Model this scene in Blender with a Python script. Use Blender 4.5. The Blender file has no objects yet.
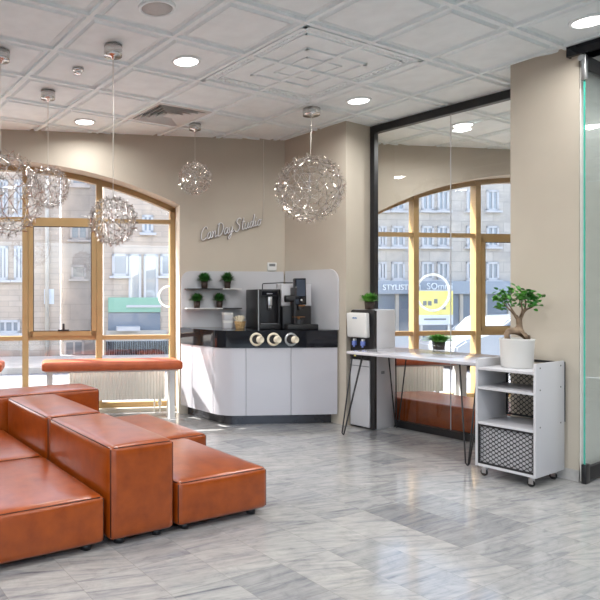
import bpy, bmesh, math, random
from mathutils import Vector, Matrix
random.seed(7)
SC = bpy.context.scene
COL = SC.collection
PI = math.pi
H = 1.265            # eye height
FPX, CX, CY = 617.0, 151.0, 296.0
ZC = 2.969           # ceiling

# ------------------------------------------------------------------ materials
def mat(name, col=(.8, .8, .8), rough=.5, metal=0.0, spec=.5, coat=0.0, emit=None, estr=0.0):
    m = bpy.data.materials.new(name); m.use_nodes = True
    b = m.node_tree.nodes['Principled BSDF']
    b.inputs['Base Color'].default_value = (*col, 1)
    b.inputs['Roughness'].default_value = rough
    b.inputs['Metallic'].default_value = metal
    b.inputs['Specular IOR Level'].default_value = spec
    b.inputs['Coat Weight'].default_value = coat; b.inputs['Coat Roughness'].default_value = min(rough, .25)
    if emit:
        b.inputs['Emission Color'].default_value = (*emit, 1)
        b.inputs['Emission Strength'].default_value = estr
    return m
def srgb(r, g, b):
    f = lambda c: (c/255/12.92) if c/255 <= .04045 else ((c/255+.055)/1.055)**2.4
    return (f(r), f(g), f(b))
def nd(nt, t, **kw):
    n = nt.nodes.new(t)
    for k, v in kw.items():
        if k in ('operation', 'noise_dimensions', 'wave_type', 'bands_direction', 'data_type', 'blend_type', 'feature', 'interpolation', 'sky_type', 'distance'):
            setattr(n, k, v)
        else:
            n.inputs[k.replace('_', ' ')].default_value = v
    return n
def ramp(nt, stops):
    r = nt.nodes.new('ShaderNodeValToRGB')
    e = r.color_ramp.elements
    while len(e) < len(stops): e.new(.5)
    for i, (p, c) in enumerate(stops):
        e[i].position = p; e[i].color = (*c, 1)
    return r
def noisy(name, c1, c2, scale=5, rough=.5, bump=0.0, bscale=60, detail=4, stretch=(1, 1, 1), lo=.35, hi=.65, spec=.5, metal=0, coat=0):
    m = mat(name, c1, rough, metal, spec, coat); nt = m.node_tree
    b = nt.nodes['Principled BSDF']
    tc = nt.nodes.new('ShaderNodeTexCoord')
    mp = nt.nodes.new('ShaderNodeMapping'); mp.inputs['Scale'].default_value = stretch
    nt.links.new(tc.outputs['Object'], mp.inputs[0])
    n = nd(nt, 'ShaderNodeTexNoise', Scale=scale, Detail=detail)
    nt.links.new(mp.outputs[0], n.inputs['Vector'])
    r = ramp(nt, [(lo, c1), (hi, c2)])
    nt.links.new(n.outputs['Fac'], r.inputs[0]); nt.links.new(r.outputs[0], b.inputs['Base Color'])
    if bump:
        n2 = nd(nt, 'ShaderNodeTexNoise', Scale=bscale, Detail=3)
        nt.links.new(mp.outputs[0], n2.inputs['Vector'])
        bp = nd(nt, 'ShaderNodeBump', Strength=bump, Distance=.003)
        nt.links.new(n2.outputs['Fac'], bp.inputs['Height']); nt.links.new(bp.outputs[0], b.inputs['Normal'])
    return m
def glass(name, tint=(1, 1, 1), ior=1.45, rough=0.0):
    m = bpy.data.materials.new(name); m.use_nodes = True; nt = m.node_tree
    nt.nodes.remove(nt.nodes['Principled BSDF'])
    out = nt.nodes['Material Output']
    t = nd(nt, 'ShaderNodeBsdfTransparent'); t.inputs[0].default_value = (*tint, 1)
    g = nd(nt, 'ShaderNodeBsdfGlossy'); g.inputs['Roughness'].default_value = rough
    lw = nt.nodes.new('ShaderNodeLayerWeight'); lw.inputs['Blend'].default_value = .5
    pw = nd(nt, 'ShaderNodeMath', operation='POWER'); nt.links.new(lw.outputs['Facing'], pw.inputs[0]); pw.inputs[1].default_value = 5
    f = nd(nt, 'ShaderNodeMath', operation='MULTIPLY_ADD'); nt.links.new(pw.outputs[0], f.inputs[0]); f.inputs[1].default_value = .92; f.inputs[2].default_value = .08 if ior > 1.4 else .045
    mx = nt.nodes.new('ShaderNodeMixShader')
    nt.links.new(f.outputs[0], mx.inputs[0]); nt.links.new(t.outputs[0], mx.inputs[1]); nt.links.new(g.outputs[0], mx.inputs[2])
    nt.links.new(mx.outputs[0], out.inputs[0])
    return m

TILE_ANG = .5258
def marble_floor():
    m = mat('marble_floor', rough=.2, spec=.5); nt = m.node_tree; L = nt.links.new
    b = nt.nodes['Principled BSDF']
    tc = nt.nodes.new('ShaderNodeTexCoord')
    mp = nt.nodes.new('ShaderNodeMapping'); mp.vector_type = 'POINT'
    T = .305; ang = math.radians(29.6)
    c, s = math.cos(ang), math.sin(ang)
    px, qx = c*1.826+s*3.252, -s*1.826+c*3.252
    mp.inputs['Rotation'].default_value = (0, 0, -ang)
    mp.inputs['Location'].default_value = (-px+20*T, -qx+20*T, 0)
    L(tc.outputs['Object'], mp.inputs[0])
    sc = nd(nt, 'ShaderNodeVectorMath', operation='SCALE'); sc.inputs['Scale'].default_value = 1/T
    L(mp.outputs[0], sc.inputs[0])
    fl = nd(nt, 'ShaderNodeVectorMath', operation='FLOOR'); L(sc.outputs[0], fl.inputs[0])
    fr = nd(nt, 'ShaderNodeVectorMath', operation='FRACTION'); L(sc.outputs[0], fr.inputs[0])
    wn = nd(nt, 'ShaderNodeTexWhiteNoise', noise_dimensions='2D'); L(fl.outputs[0], wn.inputs['Vector'])
    off = nd(nt, 'ShaderNodeVectorMath', operation='SCALE'); off.inputs['Scale'].default_value = 37.0
    L(wn.outputs['Color'], off.inputs[0])
    ad = nd(nt, 'ShaderNodeVectorMath', operation='ADD'); L(mp.outputs[0], ad.inputs[0]); L(off.outputs[0], ad.inputs[1])
    # a small tilt of the veins tile by tile
    vr = nt.nodes.new('ShaderNodeVectorRotate'); vr.rotation_type = 'Z_AXIS'
    L(ad.outputs[0], vr.inputs['Vector'])
    am = nd(nt, 'ShaderNodeMath', operation='MULTIPLY_ADD'); L(wn.outputs['Value'], am.inputs[0]); am.inputs[1].default_value = .40; am.inputs[2].default_value = -.02
    L(am.outputs[0], vr.inputs['Angle'])
    st = nt.nodes.new('ShaderNodeMapping'); st.inputs['Scale'].default_value = (1.5, 17, 1); L(vr.outputs[0], st.inputs[0])
    n1 = nd(nt, 'ShaderNodeTexNoise', Scale=1.6, Detail=8, Roughness=.66, Distortion=.55); L(st.outputs[0], n1.inputs['Vector'])
    r1 = ramp(nt, [(.25, srgb(88, 90, 96)), (.37, srgb(138, 139, 144)), (.49, srgb(158, 158, 157)), (.78, srgb(177, 176, 174))])
    L(n1.outputs['Fac'], r1.inputs[0])
    cl_ = nt.nodes.new('ShaderNodeMapping'); cl_.inputs['Scale'].default_value = (3.2, 5.5, 1); L(vr.outputs[0], cl_.inputs[0])
    n3 = nd(nt, 'ShaderNodeTexNoise', Scale=1.7, Detail=9, Roughness=.7, Distortion=1.6); L(cl_.outputs[0], n3.inputs['Vector'])
    r3 = ramp(nt, [(.30, (.70, .71, .74)), (.46, (.95, .95, .955)), (.6, (1.06, 1.06, 1.055))]); L(n3.outputs['Fac'], r3.inputs[0])
    m3 = nt.nodes.new('ShaderNodeMix'); m3.data_type = 'RGBA'; m3.blend_type = 'MULTIPLY'; m3.inputs[0].default_value = 1
    L(r1.outputs[0], m3.inputs[6]); L(r3.outputs[0], m3.inputs[7])
    # tile tone
    r2 = ramp(nt, [(0, (.62, .63, .66)), (.035, (.72, .73, .76)), (.09, (.86, .865, .88)), (.4, (.94, .94, .94)), (1, (1, .99, .975))])
    L(wn.outputs['Value'], r2.inputs[0])
    mx = nt.nodes.new('ShaderNodeMix'); mx.data_type = 'RGBA'; mx.blend_type = 'MULTIPLY'; mx.inputs[0].default_value = 1
    L(m3.outputs[2], mx.inputs[6]); L(r2.outputs[0], mx.inputs[7])
    # joints
    sp = nt.nodes.new('ShaderNodeSeparateXYZ'); L(fr.outputs[0], sp.inputs[0])
    dm = []
    for ax in (0, 1):
        a = nd(nt, 'ShaderNodeMath', operation='SUBTRACT'); L(sp.outputs[ax], a.inputs[0]); a.inputs[1].default_value = .5
        a2 = nd(nt, 'ShaderNodeMath', operation='ABSOLUTE'); L(a.outputs[0], a2.inputs[0]); dm.append(a2)
    mm = nd(nt, 'ShaderNodeMath', operation='MAXIMUM'); L(dm[0].outputs[0], mm.inputs[0]); L(dm[1].outputs[0], mm.inputs[1])
    gt = nd(nt, 'ShaderNodeMath', operation='GREATER_THAN'); L(mm.outputs[0], gt.inputs[0]); gt.inputs[1].default_value = .4945
    mx2 = nt.nodes.new('ShaderNodeMix'); mx2.data_type = 'RGBA'
    gm = nd(nt, 'ShaderNodeMath', operation='MULTIPLY'); L(gt.outputs[0], gm.inputs[0]); gm.inputs[1].default_value = .5
    L(gm.outputs[0], mx2.inputs[0]); L(mx.outputs[2], mx2.inputs[6]); mx2.inputs[7].default_value = (*srgb(120, 118, 116), 1)
    L(mx2.outputs[2], b.inputs['Base Color'])
    rr = nd(nt, 'ShaderNodeMath', operation='MULTIPLY_ADD'); L(n1.outputs['Fac'], rr.inputs[0]); rr.inputs[1].default_value = .08; rr.inputs[2].default_value = .085
    L(rr.outputs[0], b.inputs['Roughness'])
    return m

def stone_facade(name, c1, c2, bw=.9, bh=.35, mortar=(.4, .4, .4)):
    m = mat(name, c1, .85); nt = m.node_tree; L = nt.links.new
    b = nt.nodes['Principled BSDF']
    tc = nt.nodes.new('ShaderNodeTexCoord')
    mp = nt.nodes.new('ShaderNodeMapping'); mp.inputs['Rotation'].default_value = (PI/2, 0, 0)
    L(tc.outputs['Object'], mp.inputs[0])
    br = nt.nodes.new('ShaderNodeTexBrick')
    br.inputs['Color1'].default_value = (*c1, 1); br.inputs['Color2'].default_value = (*c2, 1); br.inputs['Mortar'].default_value = (*mortar, 1)
    br.inputs['Scale'].default_value = 1; br.inputs['Brick Width'].default_value = bw; br.inputs['Row Height'].default_value = bh
    br.inputs['Mortar Size'].default_value = .012
    L(mp.outputs[0], br.inputs['Vector'])
    n = nd(nt, 'ShaderNodeTexNoise', Scale=2.2, Detail=6); L(tc.outputs['Object'], n.inputs['Vector'])
    r = ramp(nt, [(.3, (.82, .82, .84)), (.7, (1.05, 1.04, 1.02))]); L(n.outputs['Fac'], r.inputs[0])
    mx = nt.nodes.new('ShaderNodeMix'); mx.data_type = 'RGBA'; mx.blend_type = 'MULTIPLY'; mx.inputs[0].default_value = 1
    L(br.outputs[0], mx.inputs[6]); L(r.outputs[0], mx.inputs[7]); L(mx.outputs[2], b.inputs['Base Color'])
    return m

M = {}
M['wall'] = noisy('beige_wall_paint', srgb(188, 179, 165), srgb(192, 183, 169), 3, .75, .05, 200)
M['ceiling'] = noisy('ceiling_tile_white', srgb(236, 244, 246), srgb(242, 250, 252), 8, .8)
M['floor'] = marble_floor()
M['frame'] = noisy('gold_beige_window_frame', srgb(166, 138, 94), srgb(172, 144, 100), 4, .42)
M['leather'] = noisy('cognac_leather', srgb(126, 52, 6), srgb(160, 74, 14), 12, .30, .06, 160, 5, lo=.25, hi=.8, spec=.3, coat=.65)
M['bench_leather'] = noisy('orange_leather', srgb(160, 72, 32), srgb(178, 86, 42), 9, .45, .15, 160)
M['seam'] = mat('dark_leather_piping', srgb(58, 24, 12), .6, spec=.2)
M['black'] = mat('black_plastic', (.012, .012, .014), .35)
M['gloss_black'] = mat('gloss_black_panel', (.006, .007, .011), .06, spec=.4)
M['matt_black'] = mat('matt_black_metal', (.012, .012, .014), .45)
M['white'] = mat('white_laminate', srgb(194, 194, 198), .3)
M['gloss_white'] = mat('gloss_white_panel', srgb(190, 189, 196), .12, coat=.3)
M['white_paint'] = mat('white_painted_metal', srgb(216, 216, 214), .4)
M['radiator'] = mat('radiator_enamel', srgb(232, 228, 218), .4)
M['plinth'] = noisy('dark_steel_plinth', srgb(70, 70, 74), srgb(82, 82, 86), 6, .22, metal=.7)
M['chrome'] = mat('chrome', (.86, .85, .84), .08, 1)
M['wire'] = mat('polished_steel_wire', (.62, .57, .53), .16, 1)
M['canopy'] = mat('brushed_chrome', (.72, .71, .70), .18, 1)
M['steel'] = mat('brushed_steel', (.6, .6, .61), .3, 1)
M['cable'] = mat('pale_cable', srgb(220, 216, 208), .5)
M['pot_white'] = mat('white_ceramic', srgb(214, 213, 210), .35)
M['pot_dark'] = noisy('dark_brown_pot', srgb(52, 40, 34), srgb(70, 54, 46), 20, .6)
M['soil'] = noisy('soil', srgb(58, 42, 32), srgb(96, 72, 52), 60, .95)
M['leaf'] = noisy('grass_leaf', srgb(60, 120, 40), srgb(122, 182, 80), 14, .5)
M['leaf_dark'] = noisy('dark_grass_leaf', srgb(34, 88, 36), srgb(70, 128, 54), 14, .5)
M['bonsai_leaf'] = noisy('ficus_leaf', srgb(44, 112, 40), srgb(96, 164, 62), 9, .4)
M['bark'] = noisy('ficus_bark', srgb(96, 78, 62), srgb(150, 128, 106), 18, .75, .4, 60)
M['glass'] = glass('window_glass', (.97, .98, .985))
M['part_glass'] = glass('partition_glass', (.95, .965, .96))
M['door_glass'] = glass('door_glass', (.955, .975, .965))
M['teal'] = mat('green_glass_edge', srgb(70, 178, 158), .15)
M['lamp'] = mat('downlight_lens', (1, 1, 1), .4, emit=(1, .985, .96), estr=6)
M['grille'] = noisy('speaker_grille', srgb(186, 185, 183), srgb(198, 197, 195), 200, .7)
M['dark'] = mat('dark_void', (.03, .03, .032), .8)
M['screen'] = mat('display_glass', srgb(70, 78, 92), .08, coat=.6)
M['gray'] = mat('mid_gray_plastic', srgb(120, 122, 126), .4)
M['light_gray'] = mat('light_gray_plastic', srgb(190, 192, 196), .4)
M['blue'] = mat('blue_translucent_tap', srgb(120, 140, 214), .2)
M['logo_blue'] = mat('logo_blue', srgb(90, 130, 176), .4)
M['cream'] = mat('cream_paper', srgb(232, 222, 200), .6)
M['straw'] = noisy('straw_weave', srgb(176, 140, 92), srgb(218, 186, 136), 60, .8)
M['neon'] = mat('unlit_neon_tube', srgb(232, 231, 234), .2, coat=.5)
M['acrylic'] = glass('clear_acrylic', (.93, .93, .93))
M['bronze'] = mat('bronze_ring', srgb(170, 120, 80), .3, .8)
M['yellow'] = noisy('yellow_poster', srgb(226, 214, 122), srgb(236, 224, 140), 3, .6)
M['poster_white'] = mat('poster_white', srgb(214, 220, 226), .6)
M['poster_text'] = mat('poster_text', srgb(120, 126, 132), .6)
M['decal'] = mat('glowing_ring_white', srgb(240, 246, 250), .5, emit=(.86, .96, 1), estr=.55)
M['asphalt'] = noisy('street_asphalt', srgb(112, 114, 118), srgb(134, 136, 140), 4, .9)
M['stone_l'] = stone_facade('beige_brick_facade', srgb(192, 176, 160), srgb(203, 188, 172), .6, .16, srgb(184, 170, 156))
M['stone_g'] = stone_facade('gray_render_facade', srgb(182, 180, 178), srgb(190, 188, 186), 1.2, .5, srgb(176, 174, 172))
M['stone_r'] = stone_facade('gray_stone_facade', srgb(190, 184, 176), srgb(202, 196, 188), .8, .35, srgb(172, 167, 160))
M['ext_frame'] = mat('white_window_frame', srgb(196, 196, 198), .5)
M['ext_glass'] = mat('street_window_glass', srgb(150, 158, 166), .06, spec=.9)
M['ext_glass_bright'] = mat('sky_reflecting_glass', srgb(205, 215, 224), .04, .55)
M['green'] = mat('green_spandrel', srgb(140, 182, 160), .4)
M['fascia'] = mat('blue_gray_fascia', srgb(150, 160, 172), .5)
M['shop'] = mat('shop_glass', srgb(120, 132, 146), .08, spec=.9)
M['letters'] = mat('white_letters', srgb(238, 242, 246), .5)
M['concrete'] = noisy('pale_concrete', srgb(186, 180, 170), srgb(200, 194, 184), 3, .85)
M['skirting'] = noisy('gray_marble_skirting', srgb(160, 158, 156), srgb(184, 182, 180), 12, .3)
M['car'] = mat('silver_car_paint', srgb(176, 182, 190), .2, .3, coat=.5)
M['car_red'] = mat('pale_gray_car_paint', srgb(160, 158, 160), .2, .2, coat=.5)
M['tire'] = mat('tire_rubber', (.02, .02, .02), .8)

# ------------------------------------------------------------------ geometry helpers
class MB:
    def __init__(s): s.bm = bmesh.new()
    def poly(s, vs, fs, smooth=False):
        v = [s.bm.verts.new(p) for p in vs]
        for f in fs:
            try:
                fc = s.bm.faces.new([v[i] for i in f]); fc.smooth = smooth
            except ValueError: pass
        return v
    def box(s, x0, x1, y0, y1, z0, z1, mtx=None, bev=0.0, seg=2):
        vs = [Vector(p) for p in ((x0,y0,z0),(x1,y0,z0),(x1,y1,z0),(x0,y1,z0),(x0,y0,z1),(x1,y0,z1),(x1,y1,z1),(x0,y1,z1))]
        if mtx: vs = [mtx @ p for p in vs]
        fs = [(3,2,1,0),(4,5,6,7),(0,1,5,4),(1,2,6,5),(2,3,7,6),(3,0,4,7)]
        if not bev:
            s.poly(vs, fs); return s
        t = bmesh.new(); v = [t.verts.new(p) for p in vs]
        for f in fs: t.faces.new([v[i] for i in f])
        bmesh.ops.bevel(t, geom=list(t.edges), offset=bev, segments=seg, profile=.5, affect='EDGES')
        for f in t.faces: f.smooth = True
        s.merge(t); return s
    def merge(s, t):
        t.verts.index_update(); mp = [s.bm.verts.new(v.co) for v in t.verts]
        for f in t.faces:
            try:
                g = s.bm.faces.new([mp[v.index] for v in f.verts]); g.smooth = f.smooth
            except ValueError: pass
        t.free()
    def prism(s, pts, z0, z1):
        n = len(pts)
        a = sum(pts[i][0]*pts[(i+1)%n][1]-pts[(i+1)%n][0]*pts[i][1] for i in range(n))
        if a < 0: pts = pts[::-1]
        vs = [(p[0],p[1],z0) for p in pts]+[(p[0],p[1],z1) for p in pts]
        fs = [tuple(range(n-1,-1,-1)), tuple(range(n,2*n))]+[(i,(i+1)%n,n+(i+1)%n,n+i) for i in range(n)]
        s.poly(vs, fs); return s
    def tube(s, pts, r, seg=8, cap=True, closed=False):
        pts = [Vector(p) for p in pts]; n = len(pts)
        rs = r if isinstance(r, (list, tuple)) else [r]*n
        rings = []; ref = None
        for i, p in enumerate(pts):
            a = pts[(i-1) % n] if (closed or i > 0) else p
            b = pts[(i+1) % n] if (closed or i < n-1) else p
            d = (b-a)
            d = d.normalized() if d.length > 1e-9 else Vector((0,0,1))
            if ref is None: ref = d.orthogonal().normalized()
            x = (ref - d*ref.dot(d))
            x = x.normalized() if x.length > 1e-6 else d.orthogonal().normalized()
            ref = x; y = d.cross(x)
            rings.append([s.bm.verts.new(p+(x*math.cos(2*PI*k/seg)+y*math.sin(2*PI*k/seg))*rs[i]) for k in range(seg)])
        m = n if closed else n-1
        for i in range(m):
            A, B = rings[i], rings[(i+1) % n]
            for k in range(seg):
                f = s.bm.faces.new((A[k], A[(k+1)%seg], B[(k+1)%seg], B[k])); f.smooth = seg > 4
        if cap and not closed:
            s.bm.faces.new(rings[0][::-1]); s.bm.faces.new(rings[-1])
        return s
    def lathe(s, prof, seg=24, mtx=None, smooth=True):
        rings = []
        for r, z in prof:
            if r < 1e-6:
                p = Vector((0,0,z)); rings.append([s.bm.verts.new(mtx @ p if mtx else p)])
            else:
                row = []
                for k in range(seg):
                    p = Vector((r*math.cos(2*PI*k/seg), r*math.sin(2*PI*k/seg), z))
                    row.append(s.bm.verts.new(mtx @ p if mtx else p))
                rings.append(row)
        for A, B in zip(rings, rings[1:]):
            for k in range(seg):
                a, b, c, d = A[k % len(A)], A[(k+1) % len(A)], B[(k+1) % len(B)], B[k % len(B)]
                q = []
                for v in (a, b, c, d):
                    if v not in q: q.append(v)
                if len(q) > 2:
                    try:
                        f = s.bm.faces.new(q); f.smooth = smooth
                    except ValueError: pass
        return s
    def cyl(s, r, z0, z1, seg=24, mtx=None, r2=None):
        r2 = r if r2 is None else r2
        return s.lathe([(0,z0),(r,z0),(r,z0),(r2,z1),(r2,z1),(0,z1)], seg, mtx, smooth=False) if seg < 10 else s.lathe([(0,z0),(r,z0),(r2,z1),(0,z1)], seg, mtx, smooth=False)
    def ball(s, c, r, seg=10, rings=6, sc=(1,1,1)):
        c = Vector(c)
        prof = [(r*math.sin(PI*i/rings), -r*math.cos(PI*i/rings)) for i in range(rings+1)]
        prof[0] = (0,-r); prof[-1] = (0,r)
        return s.lathe(prof, seg, Matrix.Translation(c) @ Matrix.Diagonal((*sc,1)))
    def rbox(s, x0, x1, y0, y1, z0, z1, r=.03, puff=.012, n=14):
        cx, cy, cz = (x0+x1)/2, (y0+y1)/2, (z0+z1)/2
        hx, hy, hz = (x1-x0)/2, (y1-y0)/2, (z1-z0)/2
        t = bmesh.new(); bmesh.ops.create_cube(t, size=2)
        bmesh.ops.subdivide_edges(t, edges=list(t.edges), cuts=n, use_grid_fill=True)
        for v in t.verts:
            u = v.co.copy()
            # crowd samples at the edges
            u = Vector([math.copysign(1-(1-abs(c))**1.7, c) for c in u])
            p = Vector((u.x*hx, u.y*hy, u.z*hz))
            inner = Vector((max(-hx+r, min(hx-r, p.x)), max(-hy+r, min(hy-r, p.y)), max(-hz+r, min(hz-r, p.z))))
            d = p-inner
            if d.length > 1e-9: p = inner+d.normalized()*r
            bx, by, bz = [max(0, 1-(c*c)) for c in u]
            p.z += math.copysign(puff*bx*by, u.z) if abs(u.z) > .98 and u.z > 0 else 0
            p.x += math.copysign(puff*.5*by*bz, u.x) if abs(u.x) > .98 else 0
            p.y += math.copysign(puff*.5*bx*bz, u.y) if abs(u.y) > .98 else 0
            v.co = p+Vector((cx, cy, cz))
        for f in t.faces: f.smooth = True
        s.merge(t); return s
    def build(s, name, m, parent=None, **k):
        bmesh.ops.recalc_face_normals(s.bm, faces=list(s.bm.faces))
        me = bpy.data.meshes.new(name); s.bm.to_mesh(me); s.bm.free()
        ms = m if isinstance(m, (list, tuple)) else [m]
        for x in ms: me.materials.append(x)
        o = bpy.data.objects.new(name, me); COL.objects.link(o)
        if parent is not None: o.parent = parent
        for a, b in k.items(): o[a] = b
        return o

def thing(name, label, cat, loc=(0,0,0), rz=0.0, group=None):
    o = bpy.data.objects.new(name, None); COL.objects.link(o); o.empty_display_size = .1
    o.location = loc; o.rotation_euler = (0,0,rz)
    return tag(o, label, cat, group)
def tag(o, label, cat, group=None):
    o['label'] = label; o['category'] = cat
    if group: o['group'] = group
    return o
def struct(name, mb, m, parent=None, loc=(0,0,0), rz=0.0):
    o = mb.build(name, m, parent)
    if parent is None:
        o['kind'] = 'structure'; o.location = loc; o.rotation_euler = (0,0,rz)
    return o
def copy_tree(o, parent=None):
    c = o.copy(); COL.objects.link(c)
    if parent is not None: c.parent = parent
    for ch in list(o.children): copy_tree(ch, c)
    return c
def TR(*p): return Matrix.Translation(Vector(p))
def RX(a): return Matrix.Rotation(a, 4, 'X')
def RY(a): return Matrix.Rotation(a, 4, 'Y')
def RZ(a): return Matrix.Rotation(a, 4, 'Z')

# frames of the place
U = Vector((.552, -.834, 0)); N = Vector((.834, .552, 0)); W0 = Vector((1.90, 5.97, 0)); RU = math.atan2(U.y, U.x)
def un(u, n, z=0): return W0+U*u+N*n+Vector((0,0,z))
FR = math.atan(.15); E1 = Vector((math.cos(FR), math.sin(FR), 0)); E2 = Vector((-math.sin(FR), math.cos(FR), 0)); F0 = Vector((0, 6.56, 0))
def fs(s, y, z=0): return F0+E1*s+E2*y+Vector((0,0,z))
SA = math.radians(29.5); SO = Vector((.139, 3.27, 0))

# ------------------------------------------------------------------ camera
cam = bpy.data.cameras.new('camera'); co = bpy.data.objects.new('camera', cam); COL.objects.link(co)
co.location = (0, 0, H); co.rotation_euler = (PI/2, 0, 0)
cam.sensor_width = 36; cam.lens = 36*FPX/600
cam.shift_x = (300-CX)/600; cam.shift_y = -(300-CY)/600
cam.clip_start = .05; cam.clip_end = 300
SC.camera = co

# ------------------------------------------------------------------ room shell
f = MB(); f.prism([(-6.2,-5.2),(9.5,-5.2),tuple(fs(9.5,.4)[:2]),tuple(fs(-6.2,.4)[:2])], -.12, 0)
struct('floor', f, M['floor'])

OX, OY = -.6737, 4.2887
def tl(a, b, z=0): # ceiling grid to local coordinates
    return (.6*a, -.6*b, z)
cm = MB()
cI, cJ = range(-14, 15), range(-14, 18)
MED = {(2,0),(2,1),(3,0),(3,1)}
VENT = {(2,-2)}
def cworld(a, b):
    return Vector((OX+.6*a*math.cos(TILE_ANG)+.6*b*math.sin(TILE_ANG), OY+.6*a*math.sin(TILE_ANG)-.6*b*math.cos(TILE_ANG), 0))
def inside(w):
    d = (w-F0).dot(E2)
    return d < .3 and -6.3 < w.x < 9.5 and w.y > -5.3
def quadring(mb, x0, x1, y0, y1, za, ins, zb):
    o = [(x0,y0,za),(x1,y0,za),(x1,y1,za),(x0,y1,za)]
    i = [(x0+ins,y0+ins,zb),(x1-ins,y0+ins,zb),(x1-ins,y1-ins,zb),(x0+ins,y1-ins,zb)]
    mb.poly(o+i, [(k,(k+1)%4,4+(k+1)%4,4+k) for k in range(4)])
Zb = 0.0
for a in cI:
    for b in cJ:
        w = cworld(a+.5, b+.5)
        if not inside(w): continue
        x0, x1, y1, y0 = .6*a, .6*(a+1), -.6*b, -.6*(b+1)
        hb = .015
        quadring(cm, x0, x1, y0, y1, 0, hb, 0)                       # half T-bar
        X0, X1, Y0, Y1 = x0+hb, x1-hb, y0+hb, y1-hb
        if (a, b) in VENT: continue
        quadring(cm, X0, X1, Y0, Y1, 0, .0005, .022)
        if (a, b) in MED:
            cm.poly([(X0,Y0,.016),(X1,Y0,.016),(X1,Y1,.016),(X0,Y1,.016)], [(0,1,2,3)]); continue
        e = .0005; X0 += e; X1 -= e; Y0 += e; Y1 -= e
        quadring(cm, X0, X1, Y0, Y1, .022, .034, .022)
        X0 += .034; X1 -= .034; Y0 += .034; Y1 -= .034
        quadring(cm, X0, X1, Y0, Y1, .022, .010, .002)
        X0 += .012; X1 -= .012; Y0 += .012; Y1 -= .012
        quadring(cm, X0, X1, Y0, Y1, .002, .008, .002)
        X0 += .008; X1 -= .008; Y0 += .008; Y1 -= .008
        cm.poly([(X0,Y0,.005),(X1,Y0,.005),(X1,Y1,.005),(X0,Y1,.005)], [(0,1,2,3)])
        quadring(cm, X0, X1, Y0, Y1, .002, .0005, .005)
ceil = struct('ceiling', cm, M['ceiling'], loc=(OX, OY, ZC), rz=TILE_ANG)
rf = MB(); rf.prism([(-6.4,-5.4),(9.6,-5.4),tuple(fs(9.6,.44)[:2]),tuple(fs(-6.3,.44)[:2])], ZC+.10, ZC+.3)
struct('ceiling_slab', rf, M['ceiling'])
# decorated panel: a 2 x 2 tile field with a beaded border and lattice
md = MB()
def mbar(x0, y0, x1, y1, wd, z0, z1):
    a, b = Vector((x0,y0,0)), Vector((x1,y1,0)); d = (b-a).normalized(); n = Vector((-d.y,d.x,0))*wd/2
    a -= d*wd/2; b += d*wd/2
    md.prism([tuple((a+n)[:2]),tuple((b+n)[:2]),tuple((b-n)[:2]),tuple((a-n)[:2])], z0, z1)
mx0, mx1, my0, my1 = 1.2+.02, 2.4-.02, -1.2+.02, -.02
for i0, wd, zz in ((.02,.03,-.004),(.115,.016,.006)):
    for p, q in (((mx0+i0,my0+i0),(mx1-i0,my0+i0)),((mx1-i0,my0+i0),(mx1-i0,my1-i0)),((mx1-i0,my1-i0),(mx0+i0,my1-i0)),((mx0+i0,my1-i0),(mx0+i0,my0+i0))):
        mbar(*p, *q, wd, zz, .016)
for k in range(27):
    t = .09+k*(1.16-.18)/26
    for (x, y) in ((mx0+t, my0+.07),(mx0+t, my1-.07),(mx0+.07, my0+t),(mx1-.07, my0+t)):
        md.ball((x, y, .014), .012, 6, 4, (1,1,.9))
mcx, mcy = 1.8, -.6
for s in (-1, 1):
    mbar(mcx-.29, mcy+s*.29, mcx+.29, mcy+s*.29, .026, .002, .016)
    mbar(mcx+s*.29, mcy-.29, mcx+s*.29, mcy+.29, .026, .002, .016)
    mbar(mcx-.17, mcy+s*.17, mcx+.17, mcy+s*.17, .014, .007, .016)
    mbar(mcx+s*.17, mcy-.17, mcx+s*.17, mcy+.17, .014, .007, .016)
mbar(mcx-.46, mcy, mcx+.46, mcy, .02, .004, .016); mbar(mcx, mcy-.46, mcx, mcy+.46, .02, .004, .016)
struct('trim_1', md, M['ceiling'], loc=(OX, OY, ZC), rz=TILE_ANG)

# facade wall with two arched openings
ARC = [dict(c=-1.62, hw=1.93, top=2.665, R=4.6), dict(c=4.65, hw=2.10, top=2.70, R=4.6)]
def arch_z(A, s): return A['top']-A['R']+math.sqrt(A['R']**2-(s-A['c'])**2)
SILL = .045; TH = .45
wb = MB(); top = ZC+.12
def wq(s0, s1, za0, za1, zt):
    for y in (0, TH):
        p = [(s0,y,za0),(s1,y,za1),(s1,y,zt),(s0,y,zt)]
        wb.poly(p, [(0,1,2,3)])
edges = [-6.4]
for A in ARC:
    l, r = A['c']-A['hw'], A['c']+A['hw']
    wq(edges[-1], l, 0, 0, top)
    n = 40
    for k in range(n):
        s0, s1 = l+(r-l)*k/n, l+(r-l)*(k+1)/n
        z0, z1 = arch_z(A, s0), arch_z(A, s1)
        wq(s0, s1, z0, z1, top)
        wb.poly([(s0,0,z0),(s1,0,z1),(s1,TH,z1),(s0,TH,z0)], [(0,1,2,3)])
    for s in (l, r):
        wb.poly([(s,0,0),(s,TH,0),(s,TH,arch_z(A,s)),(s,0,arch_z(A,s))], [(0,1,2,3)])
    wb.box(l, r, .18, TH, 0, SILL)
    edges.append(r)
wq(edges[-1], 9.7, 0, 0, top)
wb.poly([(-6.4,0,top),(9.7,0,top),(9.7,TH,top),(-6.4,TH,top)], [(0,1,2,3)])
struct('wall_back', wb, M['wall'], loc=F0, rz=FR)

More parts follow.
